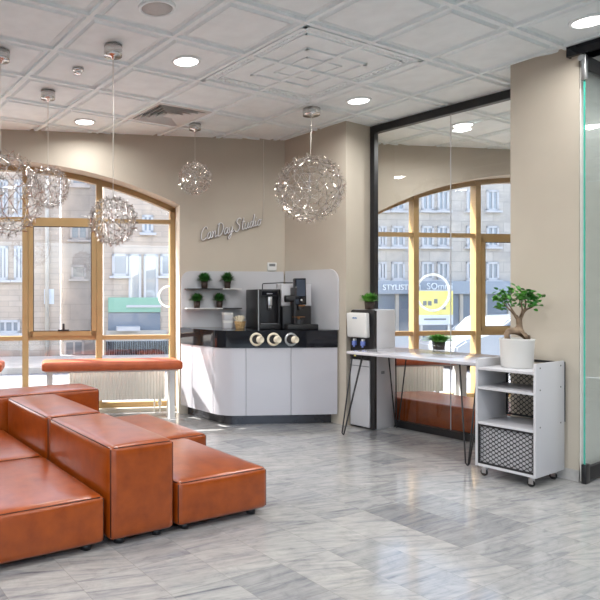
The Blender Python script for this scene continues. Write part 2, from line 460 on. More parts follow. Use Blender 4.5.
# angled pier beside the coffee corner
cor = fs(1.487, 0)
pier = MB(); pier.prism([(cor.x, cor.y),(1.903,6.02),(2.225,6.235),(2.30,6.92),(cor.x+.05,cor.y+.15)], 0, ZC+.06)
struct('wall_pier', pier, M['wall'])
rc = MB(); rc.prism([tuple(un(*p)[:2]) for p in ((1.58,-.12),(2.03,-.12),(2.03,2.2),(1.58,2.2))], 0, ZC+.06)
struct('wall_right', rc, M['wall'])
en = MB(); en.prism([tuple(un(*p)[:2]) for p in ((2.031,-.11),(2.040,-.11),(2.040,2.2),(2.031,2.2))], .0, ZC+.05); M['end'] = noisy('lightening_pale_gray', srgb(222, 222, 218), srgb(232, 231, 227), 2.5, .3, stretch=(1,1,6)); struct('wall_end_lightener', en, M['end'])  # pale sheet added to lighten the wall end seen through the glass
sk = MB(); sk.prism([tuple(un(*p)[:2]) for p in ((1.575,-.135),(2.035,-.135),(2.035,-.12),(1.575,-.12))], 0, .075)
struct('baseboard_right', sk, M['skirting'])
# shell behind the viewer, with unseen openings added for fill daylight
wl = MB()
for y0, y1 in ((-5.4,-4.2),(-2.2,6.1)): wl.box(-6.4,-6.2,y0,y1,0,ZC+.1)
for y0, y1 in ((-4.2,-2.2),): wl.box(-6.4,-6.2,y0,y1,0,.4); wl.box(-6.4,-6.2,y0,y1,2.7,ZC+.1)
struct('wall_left', wl, M['wall'])
wf = MB()
for x0, x1 in ((-6.4,-5.9),(-2.1,-1.7),(2.1,2.5),(6.3,9.6)): wf.box(x0,x1,-5.4,-5.2,0,ZC+.1)
for x0, x1 in ((-5.9,-2.1),(-1.7,2.1),(2.5,6.3)): wf.box(x0,x1,-5.4,-5.2,0,.12); wf.box(x0,x1,-5.4,-5.2,2.88,ZC+.1)
struct('wall_front', wf, M['wall'])
we = MB(); we.box(9.5,9.7,-5.4,8.2,0,ZC+.1)
struct('wall_east', we, M['wall'])

# ------------------------------------------------------------------ arched windows
def arched_window(idx, A, mull, zlo, zhi, casement, handle, zbot=.10):
    l, r = A['c']-A['hw'], A['c']+A['hw']
    y0, y1 = .25, .33
    fb = MB(); n = 40; w = .058
    for k in range(n):
        s0, s1 = l+(r-l)*k/n, l+(r-l)*(k+1)/n
        z0, z1 = arch_z(A,s0), arch_z(A,s1)
        P = [(s0,y0,z0-w),(s1,y0,z1-w),(s1,y0,z1),(s0,y0,z0)]; Q = [(a,y1,c) for a,b,c in P]
        fb.poly(P+Q, [(0,1,2,3),(7,6,5,4),(0,4,5,1),(1,5,6,2),(2,6,7,3),(3,7,4,0)])
    zl = arch_z(A,l)
    fb.box(l,l+w,y0,y1,SILL,zl); fb.box(r-w,r,y0,y1,SILL,zl); fb.box(l,r,y0,y1,SILL,zbot)
    for s in mull: fb.box(s-.032,s+.032,y0-.015,y1+.01,SILL,arch_z(A,s)-.01)
    ed = [l]+list(mull)+[r]
    for a, b in zip(ed, ed[1:]):
        for z0, z1 in (zlo, zhi): fb.box(a+.03,b-.03,y0+.005,y1-.005,z0,z1)
    root = struct(f'window_{idx}', fb, M['frame'], loc=F0, rz=FR)
    gb = MB()
    m = 60
    for k in range(m):
        s0, s1 = l+(r-l)*k/m, l+(r-l)*(k+1)/m
        gb.poly([(s0,.292,SILL+.02),(s1,.292,SILL+.02),(s1,.292,arch_z(A,s1)-.02),(s0,.292,arch_z(A,s0)-.02)], [(0,1,2,3)])
    bmesh.ops.remove_doubles(gb.bm, verts=list(gb.bm.verts), dist=1e-5)
    gb.build('glass', M['glass'], root)
    a, b = casement
    cb = MB(); c0, c1, zz0, zz1, cw = a+.034, b-.034, zlo[1]+.002, zhi[0]-.002, .05
    for q in ((c0,c0+cw,zz0,zz1),(c1-cw,c1,zz0,zz1),(c0,c1,zz0,zz0+cw),(c0,c1,zz1-cw,zz1)):
        cb.box(q[0],q[1],y0-.025,y1-.02,q[2],q[3])
    sash = cb.build('sash', M['frame'], root)
    gl = MB()   # dark glazing gasket
    g0, g1, h0, h1 = c0+cw, c1-cw, zz0+cw, zz1-cw
    for q in ((g0,g0+.007,h0,h1),(g1-.007,g1,h0,h1),(g0,g1,h0,h0+.007),(g0,g1,h1-.007,h1)):
        gl.box(q[0],q[1],y0-.02,y0-.005,q[2],q[3])
    gl.build('gasket', M['dark'], sash)
    if handle:
        hb = MB(); sx = (c0+c1)/2+.01
        hb.box(sx-.06,sx+.06,y0-.05,y0-.025,zz0+cw+.005,zz0+cw+.02,bev=.003); hb.box(sx-.012,sx+.012,y0-.06,y0-.03,zz0+cw+.015,zz0+cw+.085,bev=.004)
        hb.build('handle', M['matt_black'], sash, label='black handle')
    return root
arched_window(1, ARC[0], (-2.11,-1.324,-.534) , (.787,.833), (2.066,2.11), (-1.324,-.534), True)
arched_window(2, ARC[1], (3.196,3.999,4.80,5.6), (.794,.848), (1.965,2.015), (3.999,4.80), False)

# ------------------------------------------------------------------ black framed glass partition
gp = MB(); u0, u1 = -.03, 1.62
gp.box(u0,u0+.05,.385,.445,0,ZC-.002); gp.box(u0+.05,u1,.385,.445,ZC-.075,ZC-.002); gp.box(u0+.05,u1,.385,.445,0,.062)
part = struct('wall_glass', gp, M['matt_black'], loc=W0, rz=RU)
JU = .80
for a, b in ((u0+.05, JU-.002),(JU+.002, u1)):
    g = MB(); g.poly([(a,.415,.062),(b,.415,.062),(b,.415,ZC-.075),(a,.415,ZC-.075)], [(0,1,2,3)]); g.build('pane', M['part_glass'], part)
g = MB(); g.box(JU-.002,JU+.002,.41,.42,.062,ZC-.075); g.build('joint_seal', M['light_gray'], part)

# glass door leaf parked against the wall end + its track
gd = thing('glass_door', 'clear glass door leaf with green edge and black rails beside the wall end', 'door', un(2.075, 0), RU)
g = MB(); g.box(-.006,.006,-.15,.75,.10,2.80)
o = g.build('glass_panel', [M['door_glass'], M['teal']], gd)
for p in o.data.polygons:
    if abs(p.normal.y) > .9: p.material_index = 1
g = MB(); g.box(-.013,.013,-.14,.75,2.79,2.885,bev=.003); g.build('top_rail', M['matt_black'], gd)
g = MB(); g.box(-.013,.013,-.15,.75,.018,.11,bev=.003); g.build('bottom_rail', M['matt_black'], gd)
g = MB(); g.box(-.015,.015,-.165,-.10,0,.13,bev=.004); g.box(-.009,.009,-.167,-.15,.05,.09)
g.build('floor_patch', M['black'], gd)
g = MB(); g.box(-.014,.014,-.165,-.13,2.72,2.89,bev=.004); g.cyl(.02,0,.03,12,TR(-.01,-.15,2.868)@RX(PI/2)); g.build('hanger', M['steel'], gd)
tk = MB(); tk.box(-.10,1.3,-.075,-.045,-.07,-.001); tk.box(-.10,1.3,.045,.075,-.07,-.001); tk.box(-.10,1.3,-.045,.045,-.018,-.001); tk.box(-.10,-.09,-.045,.045,-.07,-.018)
t = tk.build('door_track', M['gloss_black']); t.location = un(2.075,-.10,ZC); t.rotation_euler = (0,0,RU)
tag(t, 'black sliding door track fixed under the ceiling tiles', 'track')

# ------------------------------------------------------------------ ceiling fittings
def lamp(a=None, b=None, xy=None, label='', power=1.0):
    w = cworld(a, b) if xy is None else Vector((*xy, 0))
    t = thing('downlight', label, 'ceiling light', (w.x, w.y, ZC), 0, 'round downlights in the tiled ceiling')
    m = MB(); m.lathe([(.086,-.002),(.09,-.008),(.106,-.006),(.108,.006),(.086,.006)], 32); m.build('trim_ring', M['ceiling'], t)
    m = MB(); m.lathe([(0,-.004),(.086,-.004),(.086,0.004),(0,.004)], 32); m.build('lens', M['lamp'], t)
    l = bpy.data.lights.new('downlight_lamp', 'AREA'); l.shape = 'DISK'; l.size = .17; l.energy = LAMP_W*power; l.color = (1, .99, .975)
    l.spread = math.radians(164)
    lo = bpy.data.objects.new('bulb', l); COL.objects.link(lo); lo.parent = t; lo.location = (0,0,-.012)
LAMP_W = 18.0
lamp(1.5,.5,label='round downlight between the square vent and the round ceiling speaker')
lamp(4.5,.5,label='round downlight next to the patterned ceiling panel, near the black partition frame')
lamp(1.5,-2.5,power=.55,label='round downlight above the arched window, nearest the beige window wall')
lamp(4.5,3.5,power=.45,label='round downlight nearest the black sliding door track')
lamp(xy=(3.11,6.15),label='round downlight seen through the glass partition, in the room behind')
for a, b in ((1.5,3.5),(1.5,6.5),(4.5,6.5),(-1.5,.5),(-1.5,3.5),(-1.5,6.5),(-1.5,-2.5),(-4.5,.5),(-4.5,3.5),(-4.5,6.5),(-7.5,3.5),(-1.5,9.5),(1.5,9.5),(-4.5,9.5)):
    w = cworld(a,b)
    if -6 < w.x < 9 and -5 < w.y:
        lamp(a, b, label='round downlight in the tiled ceiling behind the viewer, out of the picture')

for q in ((2.95,.55),(3.9,1.6),(2.95,2.2)):  # unseen lamps added to brighten the wall end behind the door glass
  w2 = un(*q); lamp(xy=(w2.x,w2.y),label='added unseen lamp brightening the wall end behind the glass door leaf')
sp = thing('ceiling_speaker', 'round gray flush speaker grille in the tiled ceiling', 'speaker', (.036, 3.65, ZC))
m = MB(); m.lathe([(.092,-.004),(.096,-.012),(.11,-.009),(.113,.008),(.092,.008)], 36); m.build('rim', M['ceiling'], sp)
m = MB(); m.lathe([(0,-.008),(.05,-.0075),(.092,-.004),(.092,.004),(0,.004)], 36); m.build('grille', M['grille'], sp)

vt = thing('ceiling_vent', 'square four way air diffuser with slanted louvres in the ceiling', 'vent', (OX, OY, ZC), TILE_ANG)
vx, vy = .6*2.5, .6*1.5
m = MB()
def sqring(mb, h0, z0, h1, z1):
    a = [(vx-h0,vy-h0,z0),(vx+h0,vy-h0,z0),(vx+h0,vy+h0,z0),(vx-h0,vy+h0,z0)]
    b = [(vx-h1,vy-h1,z1),(vx+h1,vy-h1,z1),(vx+h1,vy+h1,z1),(vx-h1,vy+h1,z1)]
    mb.poly(a+b, [(k,(k+1)%4,4+(k+1)%4,4+k) for k in range(4)])
sqring(m, .287, -.004, .255, -.004); sqring(m, .287, -.004, .287, .02)
m.build('surround', M['white_paint'], vt)
for k in range(4):
    h = .252-k*.05
    m = MB(); sqring(m, h, -.010, h-.040, .034); sqring(m, h, -.010, h-.002, -.012); sqring(m, h-.002, -.012, h-.042, .032)
    m.build('louvre', M['white_paint'], vt)
m = MB(); m.box(vx-.05,vx+.05,vy-.05,vy+.05,-.004,.004); m.build('centre_plate', M['white_paint'], vt)
m = MB(); m.box(vx-.26,vx+.26,vy-.26,vy+.26,.05,.06); m.build('plenum', M['dark'], vt)

sd = thing('smoke_detector', 'small chrome detector on the ceiling between the chrome lamp canopies', 'detector', (-.548, 4.63, ZC))
m = MB(); m.lathe([(0,0),(.042,0),(.042,-.014),(.034,-.02),(0,-.02)], 24); m.build('base', M['canopy'], sd)
m = MB(); m.lathe([(.030,-.02),(.030,-.034),(.022,-.042),(0,-.044)], 24); m.build('sensor_head', M['chrome'], sd)

def wire_ball(R, seed, sub=3, rod=.0021):
    rnd = random.Random(seed)
    t = bmesh.new(); bmesh.ops.create_icosphere(t, subdivisions=sub, radius=1)
    rot = Matrix.Rotation(rnd.random()*6, 3, 'Z') @ Matrix.Rotation(rnd.random()*3, 3, 'X')
    vs = [rot @ v.co for v in t.verts]; es = [(e.verts[0].index, e.verts[1].index) for e in t.edges]; fsz = [[v.index for v in f.verts] for f in t.faces]
    t.free()
    m = MB()
    outer = [v*R*(.93+rnd.uniform(-.05,.04)) for v in vs]
    for a, b in es:
        if rnd.random() < .86: m.tube([outer[a], outer[b]], rod, 4)
    for p in outer:
        m.ball(p, rod*2.4, 6, 4); d0 = p.normalized()
        for k in range(5):
            d = (d0*rnd.uniform(.1,1.0)+Vector((rnd.gauss(0,1),rnd.gauss(0,1),rnd.gauss(0,1))).normalized()*.9).normalized()
            q = p+d*R*rnd.uniform(.12,.22)
            if q.length > R*1.06: q = q.normalized()*R*1.06
            m.tube([p, q], rod*.8, 3)
    return m
def chandelier(label, xy, r_can, h_can, bx, bz, R, seed, sub=3, rod=.0019):
    t = thing('chandelier', label, 'chandelier', (*xy, ZC), 0, 'wire ball chandeliers on thin cords')
    m = MB(); m.lathe([(0,0),(r_can,0),(r_can,-h_can*.55),(r_can*.98,-h_can*.6),(r_can,-h_can*.65),(r_can*.97,-h_can),(r_can*.3,-h_can),(r_can*.14,-h_can-.02),(0,-h_can-.02)], 32)
    m.build('canopy', M['canopy'], t)
    m = MB(); m.tube([(0,0,-h_can-.015),(bx,0,bz-ZC+R*.8)], .0028, 6); m.build('cord', M['cable'], t)
    m = wire_ball(R, seed, sub, rod); b = m.build('wire_ball', M['wire'], t); b.location = (bx,0,bz-ZC)
    m = MB(); m.ball((0,0,0), R*.07, 12, 8)
    for k in range(8):
        d = Vector((random.gauss(0,1),random.gauss(0,1),random.gauss(0,1))).normalized()
        m.tube([(0,0,0), d*R*.82], rod, 4); m.ball(d*R*.82, rod*4, 6, 4)
    c = m.build('core', M['chrome'], t); c.location = (bx,0,bz-ZC)
chandelier('large wire ball chandelier cut off by the picture edge, lowest beside the arched window', (-1.045,4.29), .063,.07, 0, 1.975, .300, 1, 3, .0024)
chandelier('small wire ball chandelier half hidden behind the big one at the picture edge', (-.858,5.14), .060,.065, 0, 2.17, .180, 2)
chandelier('small wire ball chandelier hanging lowest, in front of the window mullion', (-.258,4.2), .062,.075, 0, 1.776, .166, 3)
chandelier('small wire ball chandelier above the script sign, against the beige wall', (.437,6.13), .060,.055, 0, 2.437, .165, 4)
chandelier('large wire ball chandelier hanging in front of the room corner beside the sign', (1.462,5.62), .078,.06, -.014, 2.24, .305, 5, 3, .0026)

# ------------------------------------------------------------------ modular leather sofa
def sofa_module(name, label, cat, p0, p1, q0, q1, h, feet=(1,1,1,1)):
    t = thing('sofa_module', label, cat, SO, SA, 'cognac leather modules of the modular sofa')
    g = .009; p0 += g; p1 -= g; q0 += g; q1 -= g
    m = MB(); m.rbox(p0,p1,q0,q1,.032,h,.030,.016); bd = m.build('upholstery', M['leather'], t)
    r = .007; i = .0095; zt = h-.0095
    m = MB()
    ring = []
    cs = [(p0+i,q0+i),(p1-i,q0+i),(p1-i,q1-i),(p0+i,q1-i)]
    for k in range(4):
        a, b = Vector((*cs[k],zt)), Vector((*cs[(k+1)%4],zt)); d = (b-a).normalized()
        for s in (.02, .25, .5, .75): ring.append(a.lerp(b, s)) if s > .02 else ring.append(a+d*.02)
        ring.append(b-d*.02)
    m.tube(ring, .0036, 6, closed=True)
    for c in cs:
        ip = Vector(((p0+p1)/2,(q0+q1)/2,0)); cv = Vector((*c,0)); d = (ip-cv); d = Vector((math.copysign(.0,d.x),math.copysign(.0,d.y),0))
        m.tube([(c[0],c[1],.05),(c[0],c[1],zt-.006)], .0036, 6)
    m.build('piping', M['seam'], bd)
    for x, y in ((p0+.08,q0+.06),(p1-.08,q0+.06),(p0+.08,q1-.06),(p1-.08,q1-.06)):
        f_ = MB(); f_.lathe([(0,0),(.026,0),(.030,.034),(0,.034)], 16, TR(x,y,0)); f_.build('foot', M['black'], t)
    return t
sofa_module('sofa_backrest','cognac leather sofa back block in front, with its tall narrow end facing the viewer','sofa',-.40,0,0,.90,.506)
sofa_module('sofa_backrest','cognac leather sofa back block behind the front one, in the middle of the group','sofa',-.40,0,.905,1.80,.506)
sofa_module('sofa_backrest','cognac leather back block lying crosswise behind the sofa, nearest the window bench','sofa',-.49,.41,1.83,2.23,.506)
sofa_module('sofa_backrest','cognac leather crosswise back block at the picture edge, beside the other crosswise block','sofa',-1.40,-.495,1.83,2.23,.506)
sofa_module('sofa_seat','low cognac leather seat module jutting out over the open marble floor','sofa',0,.635,0,.89,.272)
sofa_module('sofa_seat','low cognac leather seat module between the front seat and the coffee counter','sofa',0,.83,.895,1.81,.272)
sofa_module('sofa_seat','low cognac leather seat module in the front corner of the picture','sofa',-1.35,-.405,0,.90,.272)
sofa_module('sofa_seat','low cognac leather seat module behind the front corner seat, at the picture edge','sofa',-1.35,-.405,.905,1.80,.272)

# low leather platform in the next room, seen through the partition
lp = thing('leather_platform', 'low cognac leather platform right behind the glass partition', 'sofa', (0,0,0))
pts = [un(.02,.50), un(-.02,.80), Vector((2.90,6.46,0)), un(1.45,1.10), un(1.45,.47), un(.06,.47)]
t = bmesh.new()
n = len(pts); lo_ = [t.verts.new((p.x,p.y,.03)) for p in pts]; hi_ = [t.verts.new((p.x,p.y,.272)) for p in pts]
t.faces.new(lo_); t.faces.new(hi_)
for k in range(n): t.faces.new((lo_[k],lo_[(k+1)%n],hi_[(k+1)%n],hi_[k]))
bmesh.ops.recalc_face_normals(t, faces=list(t.faces))
bmesh.ops.bevel(t, geom=list(t.edges), offset=.015, segments=3, profile=.5, affect='EDGES')
m = MB(); m.merge(t); m.build('upholstery', M['leather'], lp)
m = MB(); m.prism([tuple((p+(Vector((2.8,5.9,0))-p)*.06)[:2]) for p in pts], 0, .031); m.build('base', M['black'], lp)

# ------------------------------------------------------------------ window benches + radiators
def bench(label, s0, s1, y0=-.43, y1=-.055, legs=((.06,-.19),(-.07,-.12))):
    t = thing('window_bench', label, 'bench', F0, FR, 'orange cushioned window benches')
    m = MB(); m.rbox(s0,s1,y0,y1,.525,.615,.03,.006,10); m.build('cushion', M['bench_leather'], t)
    m = MB(); m.box(s0+.03,s1-.03,y0+.16,y1-.01,.495,.530); fr_ = m.build('frame', M['white_paint'], t)
    for s in (s0+.075, s1-.075):
        for y in (-.20,-.09):
            m = MB(); m.box(s-.028,s+.028,y-.025,y+.025,.012,.50); m.box(s-.036,s+.036,y-.033,y+.033,0,.012); m.build('leg', M['white_paint'], t)
    return t
bench('orange leather bench on white legs beside the coffee counter, under the arched window', -1.135, .262)
bench('orange leather bench at the picture edge, only its rounded end in view', -2.9, -1.51)
bench('orange leather bench in the room behind the glass partition', 2.50, 3.56)
def radiator(label, s0, s1, z0, z1, y=.10):
    t = thing('radiator', label, 'radiator', F0, FR, 'ribbed white radiators under the windows')
    m = MB(); n = int((s1-s0)/.033); prof = []
    w = (s1-s0)/n
    for k in range(n):
        a = s0+k*w
        prof += [(a, y+.007),(a+w*.22, y),(a+w*.66, y),(a+w*.88, y+.007)]
    prof.append((s1, y+.012))
    prof += [(s1, y+.09),(s0, y+.09)]
    m.prism(prof, z0, z1); m.build('panel', M['radiator'], t)
    m = MB(); m.box(s0-.004,s1+.004,y-.004,y+.094,z1,z1+.014); m.build('top_grille', M['radiator'], t)
    m = MB()
    m.tube([(s1-.05,y+.05,z0+.01),(s1-.05,y+.05,.0)], .009, 8); m.tube([(s1-.11,y+.05,z0+.01),(s1-.11,y+.05,.0)], .009, 8)
    m.cyl(.02, -.02, .04, 12, TR(s1-.05,y+.05,z0-.05)); m.build('pipe', M['radiator'], t)
radiator('white ribbed radiator under the orange bench beside the coffee counter', -.86, .17, .15, .56)
radiator('white ribbed radiator behind the glass partition, over the leather platform', 2.75, 3.46, .16, .50)

# ------------------------------------------------------------------ coffee counter
def counter_path(off=0.0, zbk=0):
    P0, C, P2 = Vector((.322,6.595)), Vector((.692,5.985)), Vector((1.838,6.085))
    a = (P0-C).normalized(); b = (P2-C).normalized(); r = .17
    A, B = C+a*r, C+b*r
    pts = [P0.lerp(A, k/8) for k in range(8)]
    for k in range(13):
        t_ = k/12; pts.append(A*(1-t_)**2+C*2*t_*(1-t_)+B*t_*t_)
    pts += [B.lerp(P2, k/16) for k in range(1, 17)]
    if off:
        q = []
        for i, p in enumerate(pts):
            d = (pts[min(i+1,len(pts)-1)]-pts[max(i-1,0)]).normalized(); q.append(p+Vector((d.y,-d.x))*off)
        pts = q
    return pts
cin = fs(1.47,-.02)
def filled(off, z0, z1, mtl, name, parent, endtrim=0):
    pts = [(p[0], min(p[1], 6.556+.15*p[0])) for p in counter_path(off)]
    if endtrim: pts[-1] = (pts[-1][0]-endtrim, pts[-1][1])
    m = MB(); m.prism(pts+[(1.83-max(0,-off)*.8,6.10+max(0,-off)),(cin.x-.005,cin.y-.01)], z0, z1); return m.build(name, mtl, parent)
ct = thing('coffee_counter', 'white fronted coffee counter with black band and rounded corner', 'counter', (0,0,0))
filled(-.02, .10, .76, M['light_gray'], 'carcass', ct)
filled(.008, .76, .928, M['gloss_black'], 'worktop_band', ct)
filled(-.085, 0, .10, M['plinth'], 'plinth', ct, .03)
path = counter_path(0)
def pxof(p): return CX+FPX*p[0]/p[1]
dense = []
for a, b in zip(path, path[1:]):
    for k in range(12): dense.append(a.lerp(b, k/12))
dense.append(path[-1])
cuts = [0, 192, 213, 246, 291, 999]
for c0, c1 in zip(cuts, cuts[1:]):
    seg = [p for p in dense if c0+.12 <= pxof(p) <= c1-.12] if c0 else [p for p in dense if pxof(p) <= c1-.12]
    seg = seg[::3]+[seg[-1]]
    back = []
    for i, p in enumerate(seg):
        d = (seg[min(i+1,len(seg)-1)]-seg[max(i-1,0)]).normalized(); q_ = p-Vector((d.y,-d.x))*.018; back.append(Vector((q_.x, min(q_.y, 6.556+.15*q_.x))))
    vs = [(p.x,p.y,z) for z in (.10,.757) for p in seg]+[(p.x,p.y,z) for z in (.10,.757) for p in back]
    k = len(seg); fs_ = []
    for i in range(k-1):
        fs_ += [(i,i+1,k+i+1,k+i),(2*k+i+1,2*k+i,3*k+i,3*k+i+1),(i,2*k+i,2*k+i+1,i+1),(k+i,k+i+1,3*k+i+1,3*k+i)]
    fs_ += [(0,k,3*k,2*k),(k-1,3*k-1,4*k-1,2*k-1)]
    m = MB(); m.poly(vs, fs_); m.build('front_panel', M['gloss_white'], ct)
# cup dispensers in the band
def bandpt(px):
    best = min(counter_path(.008)[21:], key=lambda p: abs(pxof(p)-px)); return best
fd = (path[-1]-path[-8]).normalized(); fa = math.atan2(fd.y, fd.x)
for k, px in enumerate((256.4,273.6,291.0)):
    P = path[20]; t_ = None
    A, B = counter_path(.008)[20], counter_path(.008)[-1]
    lo2, hi2 = 0, 1
    for _ in range(40):
        mid = (lo2+hi2)/2
        if pxof(A.lerp(B,mid)) < px: lo2 = mid
        else: hi2 = mid
    q = A.lerp(B, lo2); z = H-43.4/FPX*q.y
    mt = TR(q.x,q.y,z) @ RZ(fa) @ RX(PI/2)
    m = MB(); m.lathe([(.042,-.004),(.046,.012),(.056,.014),(.064,.010),(.066,-.002)], 32, mt)
    ring = m.build('cup_dispenser', M['steel'] if k == 2 else M['cream'], ct)
    m = MB(); m.lathe([(.043,.002),(0,.002)], 24, mt); m.build('opening', M['dark'], ring)
    m = MB(); m2 = TR(q.x,q.y,z) @ RZ(fa+.42) @ TR(.004,0,0) @ RX(PI/2)
    m.lathe([(.034,.034),(.032,.074),(.030,.076),(.028,.073),(0,.072)], 24, m2)
    c = m.build('paper_cup', M['cream'])
    tag(c, ['cream paper cup in the dispenser nearest the counter bend','cream paper cup in the middle dispenser of the black band','cream paper cup in the steel ringed dispenser, under the coffee screen'][k], 'cup', 'paper cups in the counter band')

# backsplash panels
def splash(name, label, mtx_loc, rz, x0, x1, z0, z1, rl, rr):
    pts = [(x0,z0)]
    if rr: pass
    pts = [(x1,z0),(x1,z1-rr)]+[(x1-rr+rr*math.cos(a*PI/16), z1-rr+rr*math.sin(a*PI/16)) for a in range(1,9)] if rr else [(x1,z0),(x1,z1)]
    pts += ([(x0+rl-rl*math.sin(a*PI/16), z1-rl+rl*math.cos(a*PI/16)) for a in range(0,9)] if rl else [(x0,z1)])+[(x0,z0)]
    m = MB(); n = len(pts)
    m.poly([(p[0],-.018,p[1]) for p in pts]+[(p[0],0,p[1]) for p in pts], [tuple(range(n)),tuple(range(2*n-1,n-1,-1))]+[(i,(i+1)%n,n+(i+1)%n,n+i) for i in range(n)])
    o = m.build(name, M['white']); o.location = mtx_loc; o.rotation_euler = (0,0,rz); return tag(o, label, 'panel', 'white splashback panels of the coffee corner')
splash('splashback','white splashback with rounded corner, behind the shelves of potted grass', fs(0,-.002), FR, .325, 1.465, .93, 1.532, .10, 0)
wd = Vector((1.903-cor.x, 6.02-cor.y, 0)); wl_ = wd.length; wa = math.atan2(wd.y, wd.x); wn_ = Vector((wd.y,-wd.x,0)).normalized()
splash('splashback','white splashback with rounded corner, behind the coffee screen on the angled wall', Vector((cor.x,cor.y,0))+wn_*.003, wa, .03, .79, .93, 1.535, 0, .12)

# shelves
def shelf(label, z, ca, cb):
    t = thing('wall_shelf', label, 'shelf', F0, FR, 'shelves on the splashback')
    m = MB(); m.box(.36,.745,-.15,-.022,z-.010,z); m.build('shelf_board', M[ca], t, label='black half' if ca=='black' else 'white half')
    m = MB(); m.box(.746,.955,-.15,-.022,z-.010,z); m.build('shelf_board', M[cb], t, label='black half' if cb=='black' else 'white half')
shelf('upper thin shelf, black then white, on the splashback of the coffee corner', 1.345, 'black', 'white_paint')
shelf('lower thin shelf, white then black, on the splashback of the coffee corner', 1.138, 'white_paint', 'black')

def tuft(m, n, R, hgt, w=.005, base=.02, up=.5, rnd=random, ymax=9):
    for _ in range(n):
        a = rnd.random()*2*PI; b = base*math.sqrt(rnd.random()); e = rnd.uniform(-.15, 1.5); L_ = rnd.uniform(.7, 1.05)
        a2 = a+rnd.uniform(-.5,.5)
        p0 = Vector((b*math.cos(a), b*math.sin(a), 0)); d = Vector((math.cos(a2), math.sin(a2), 0)); sd_ = Vector((-d.y,d.x,0))*w*rnd.uniform(.7,1.2)
        end = p0*.5+d*R*L_*math.cos(e)+Vector((0,0,max(.01, hgt*(.18+.82*math.sin(max(0,e)))*L_)))
        mid = p0.lerp(end,.5)+Vector((0,0,hgt*.22))
        P = [p0, p0.lerp(mid,.55)*.9+Vector((0,0,hgt*.06)), mid.lerp(end,.4), end]
        W = [.6,1,.9,.08]
        vs = []
        for p in P: p.y = min(p.y, ymax)
        for p, ww in zip(P, W): vs += [p-sd_*ww, p+sd_*ww]
        m.poly(vs, [(0,1,3,2),(2,3,5,4),(4,5,7,6)], True)
def grass_pot(label, loc, pr, ph, R, hg, n=170, leaf='leaf_dark', pot='pot_dark', group=None, glassfoot=0, ymax=9):
    t = thing('potted_grass', label, 'plant', loc, FR if ymax < 9 else random.random()*6, group)
    m = MB(); m.lathe([(0,glassfoot),(pr*.86,glassfoot),(pr,ph),(pr*.92,ph),(pr*.90,ph-.012),(0,ph-.012)], 24); m.build('pot', M[pot], t)
    m = MB(); m.lathe([(0,ph-.012),(pr*.9,ph-.010)], 16); m.build('soil', M['soil'], t)
    if glassfoot:
        m = MB(); m.lathe([(0,.001),(pr*.95,.001),(pr*1.12,ph*1.0),(pr*1.09,ph*1.0),(pr*.93,.006),(0,.006)], 24); m.build('glass_jar', M['acrylic'], t, label='clear glass jar')
    m = MB(); tuft(m, n, R, hg, base=pr*.8, ymax=ymax); g_ = m.build('foliage', M[leaf], t); g_.location = (0,0,ph-.012)
    return t
def on_shelf(px, z, y=-.09):
    # point of the shelf centre line under the given column of the photo
    lo2, hi2 = -.5, 2.5
    for _ in range(50):
        mid = (lo2+hi2)/2; p = fs(mid, y)
        if pxof(p) < px: lo2 = mid
        else: hi2 = mid
    return fs(lo2, y, z)
g4 = 'small potted grasses on the splashback shelves'
grass_pot('dark pot of grass on the black end of the upper shelf', on_shelf(204.5,1.345), .036,.075,.100,.112,400,group=g4,ymax=.06)
grass_pot('dark pot of grass on the upper shelf, nearer the coffee machine', on_shelf(227.5,1.345), .036,.075,.096,.116,400,group=g4,ymax=.06)
grass_pot('dark pot of grass on the white end of the lower shelf, nearest the window', on_shelf(197,1.138), .036,.075,.092,.10,400,group=g4,ymax=.06)
grass_pot('dark pot of grass on the lower shelf, nearer the coffee machine', on_shelf(219.5,1.138), .036,.075,.092,.10,400,group=g4,ymax=.06)

# white boxes + straw basket on the worktop
bp = on_shelf(227.5, .928, -.22)
for k in range(2):
    t = thing('small_box', ['small white box, lower of the two stacked beside the straw basket','small white box, upper of the two stacked beside the straw basket'][k], 'box', bp+Vector((0,0,k*.0815)), FR+.12*k-.1, 'white boxes on the counter')
    m = MB(); m.box(-.047,.047,-.045,.045,0,.070,bev=.003); m.build('box_body', M['white'], t)
    m = MB(); m.box(-.049,.049,-.047,.047,.055,.081,bev=.003); m.build('lid', M['white_paint'], t)
bq = on_shelf(240, .928, -.30)
t = thing('straw_basket', 'small straw basket of paper sticks on the counter beside the coffee machine', 'basket', bq, .3)
m = MB(); m.lathe([(0,0),(.042,0),(.048,.03),(.058,.075),(.052,.075),(.044,.03),(.038,.006),(0,.006)], 14, smooth=False)
for k in range(4): m.tube([((.045+.004*k)*math.cos(a*PI/8),(.045+.004*k)*math.sin(a*PI/8),.012+k*.018) for a in range(16)], .006, 5, closed=True)
m.build('basket_body', M['straw'], t)
m = MB(); rnd = random.Random(3)
for k in range(16):
    a = rnd.random()*6.28; r0 = .025*rnd.random(); mt = TR(r0*math.cos(a),r0*math.sin(a),.05) @ RZ(a) @ RY(rnd.uniform(-.2,.75))
    m.box(-.003,.003,-.011,.011,0,.085,mt)
m.build('paper_sticks', M['straw'] if 0 else M['cream'], t, kind='stuff')

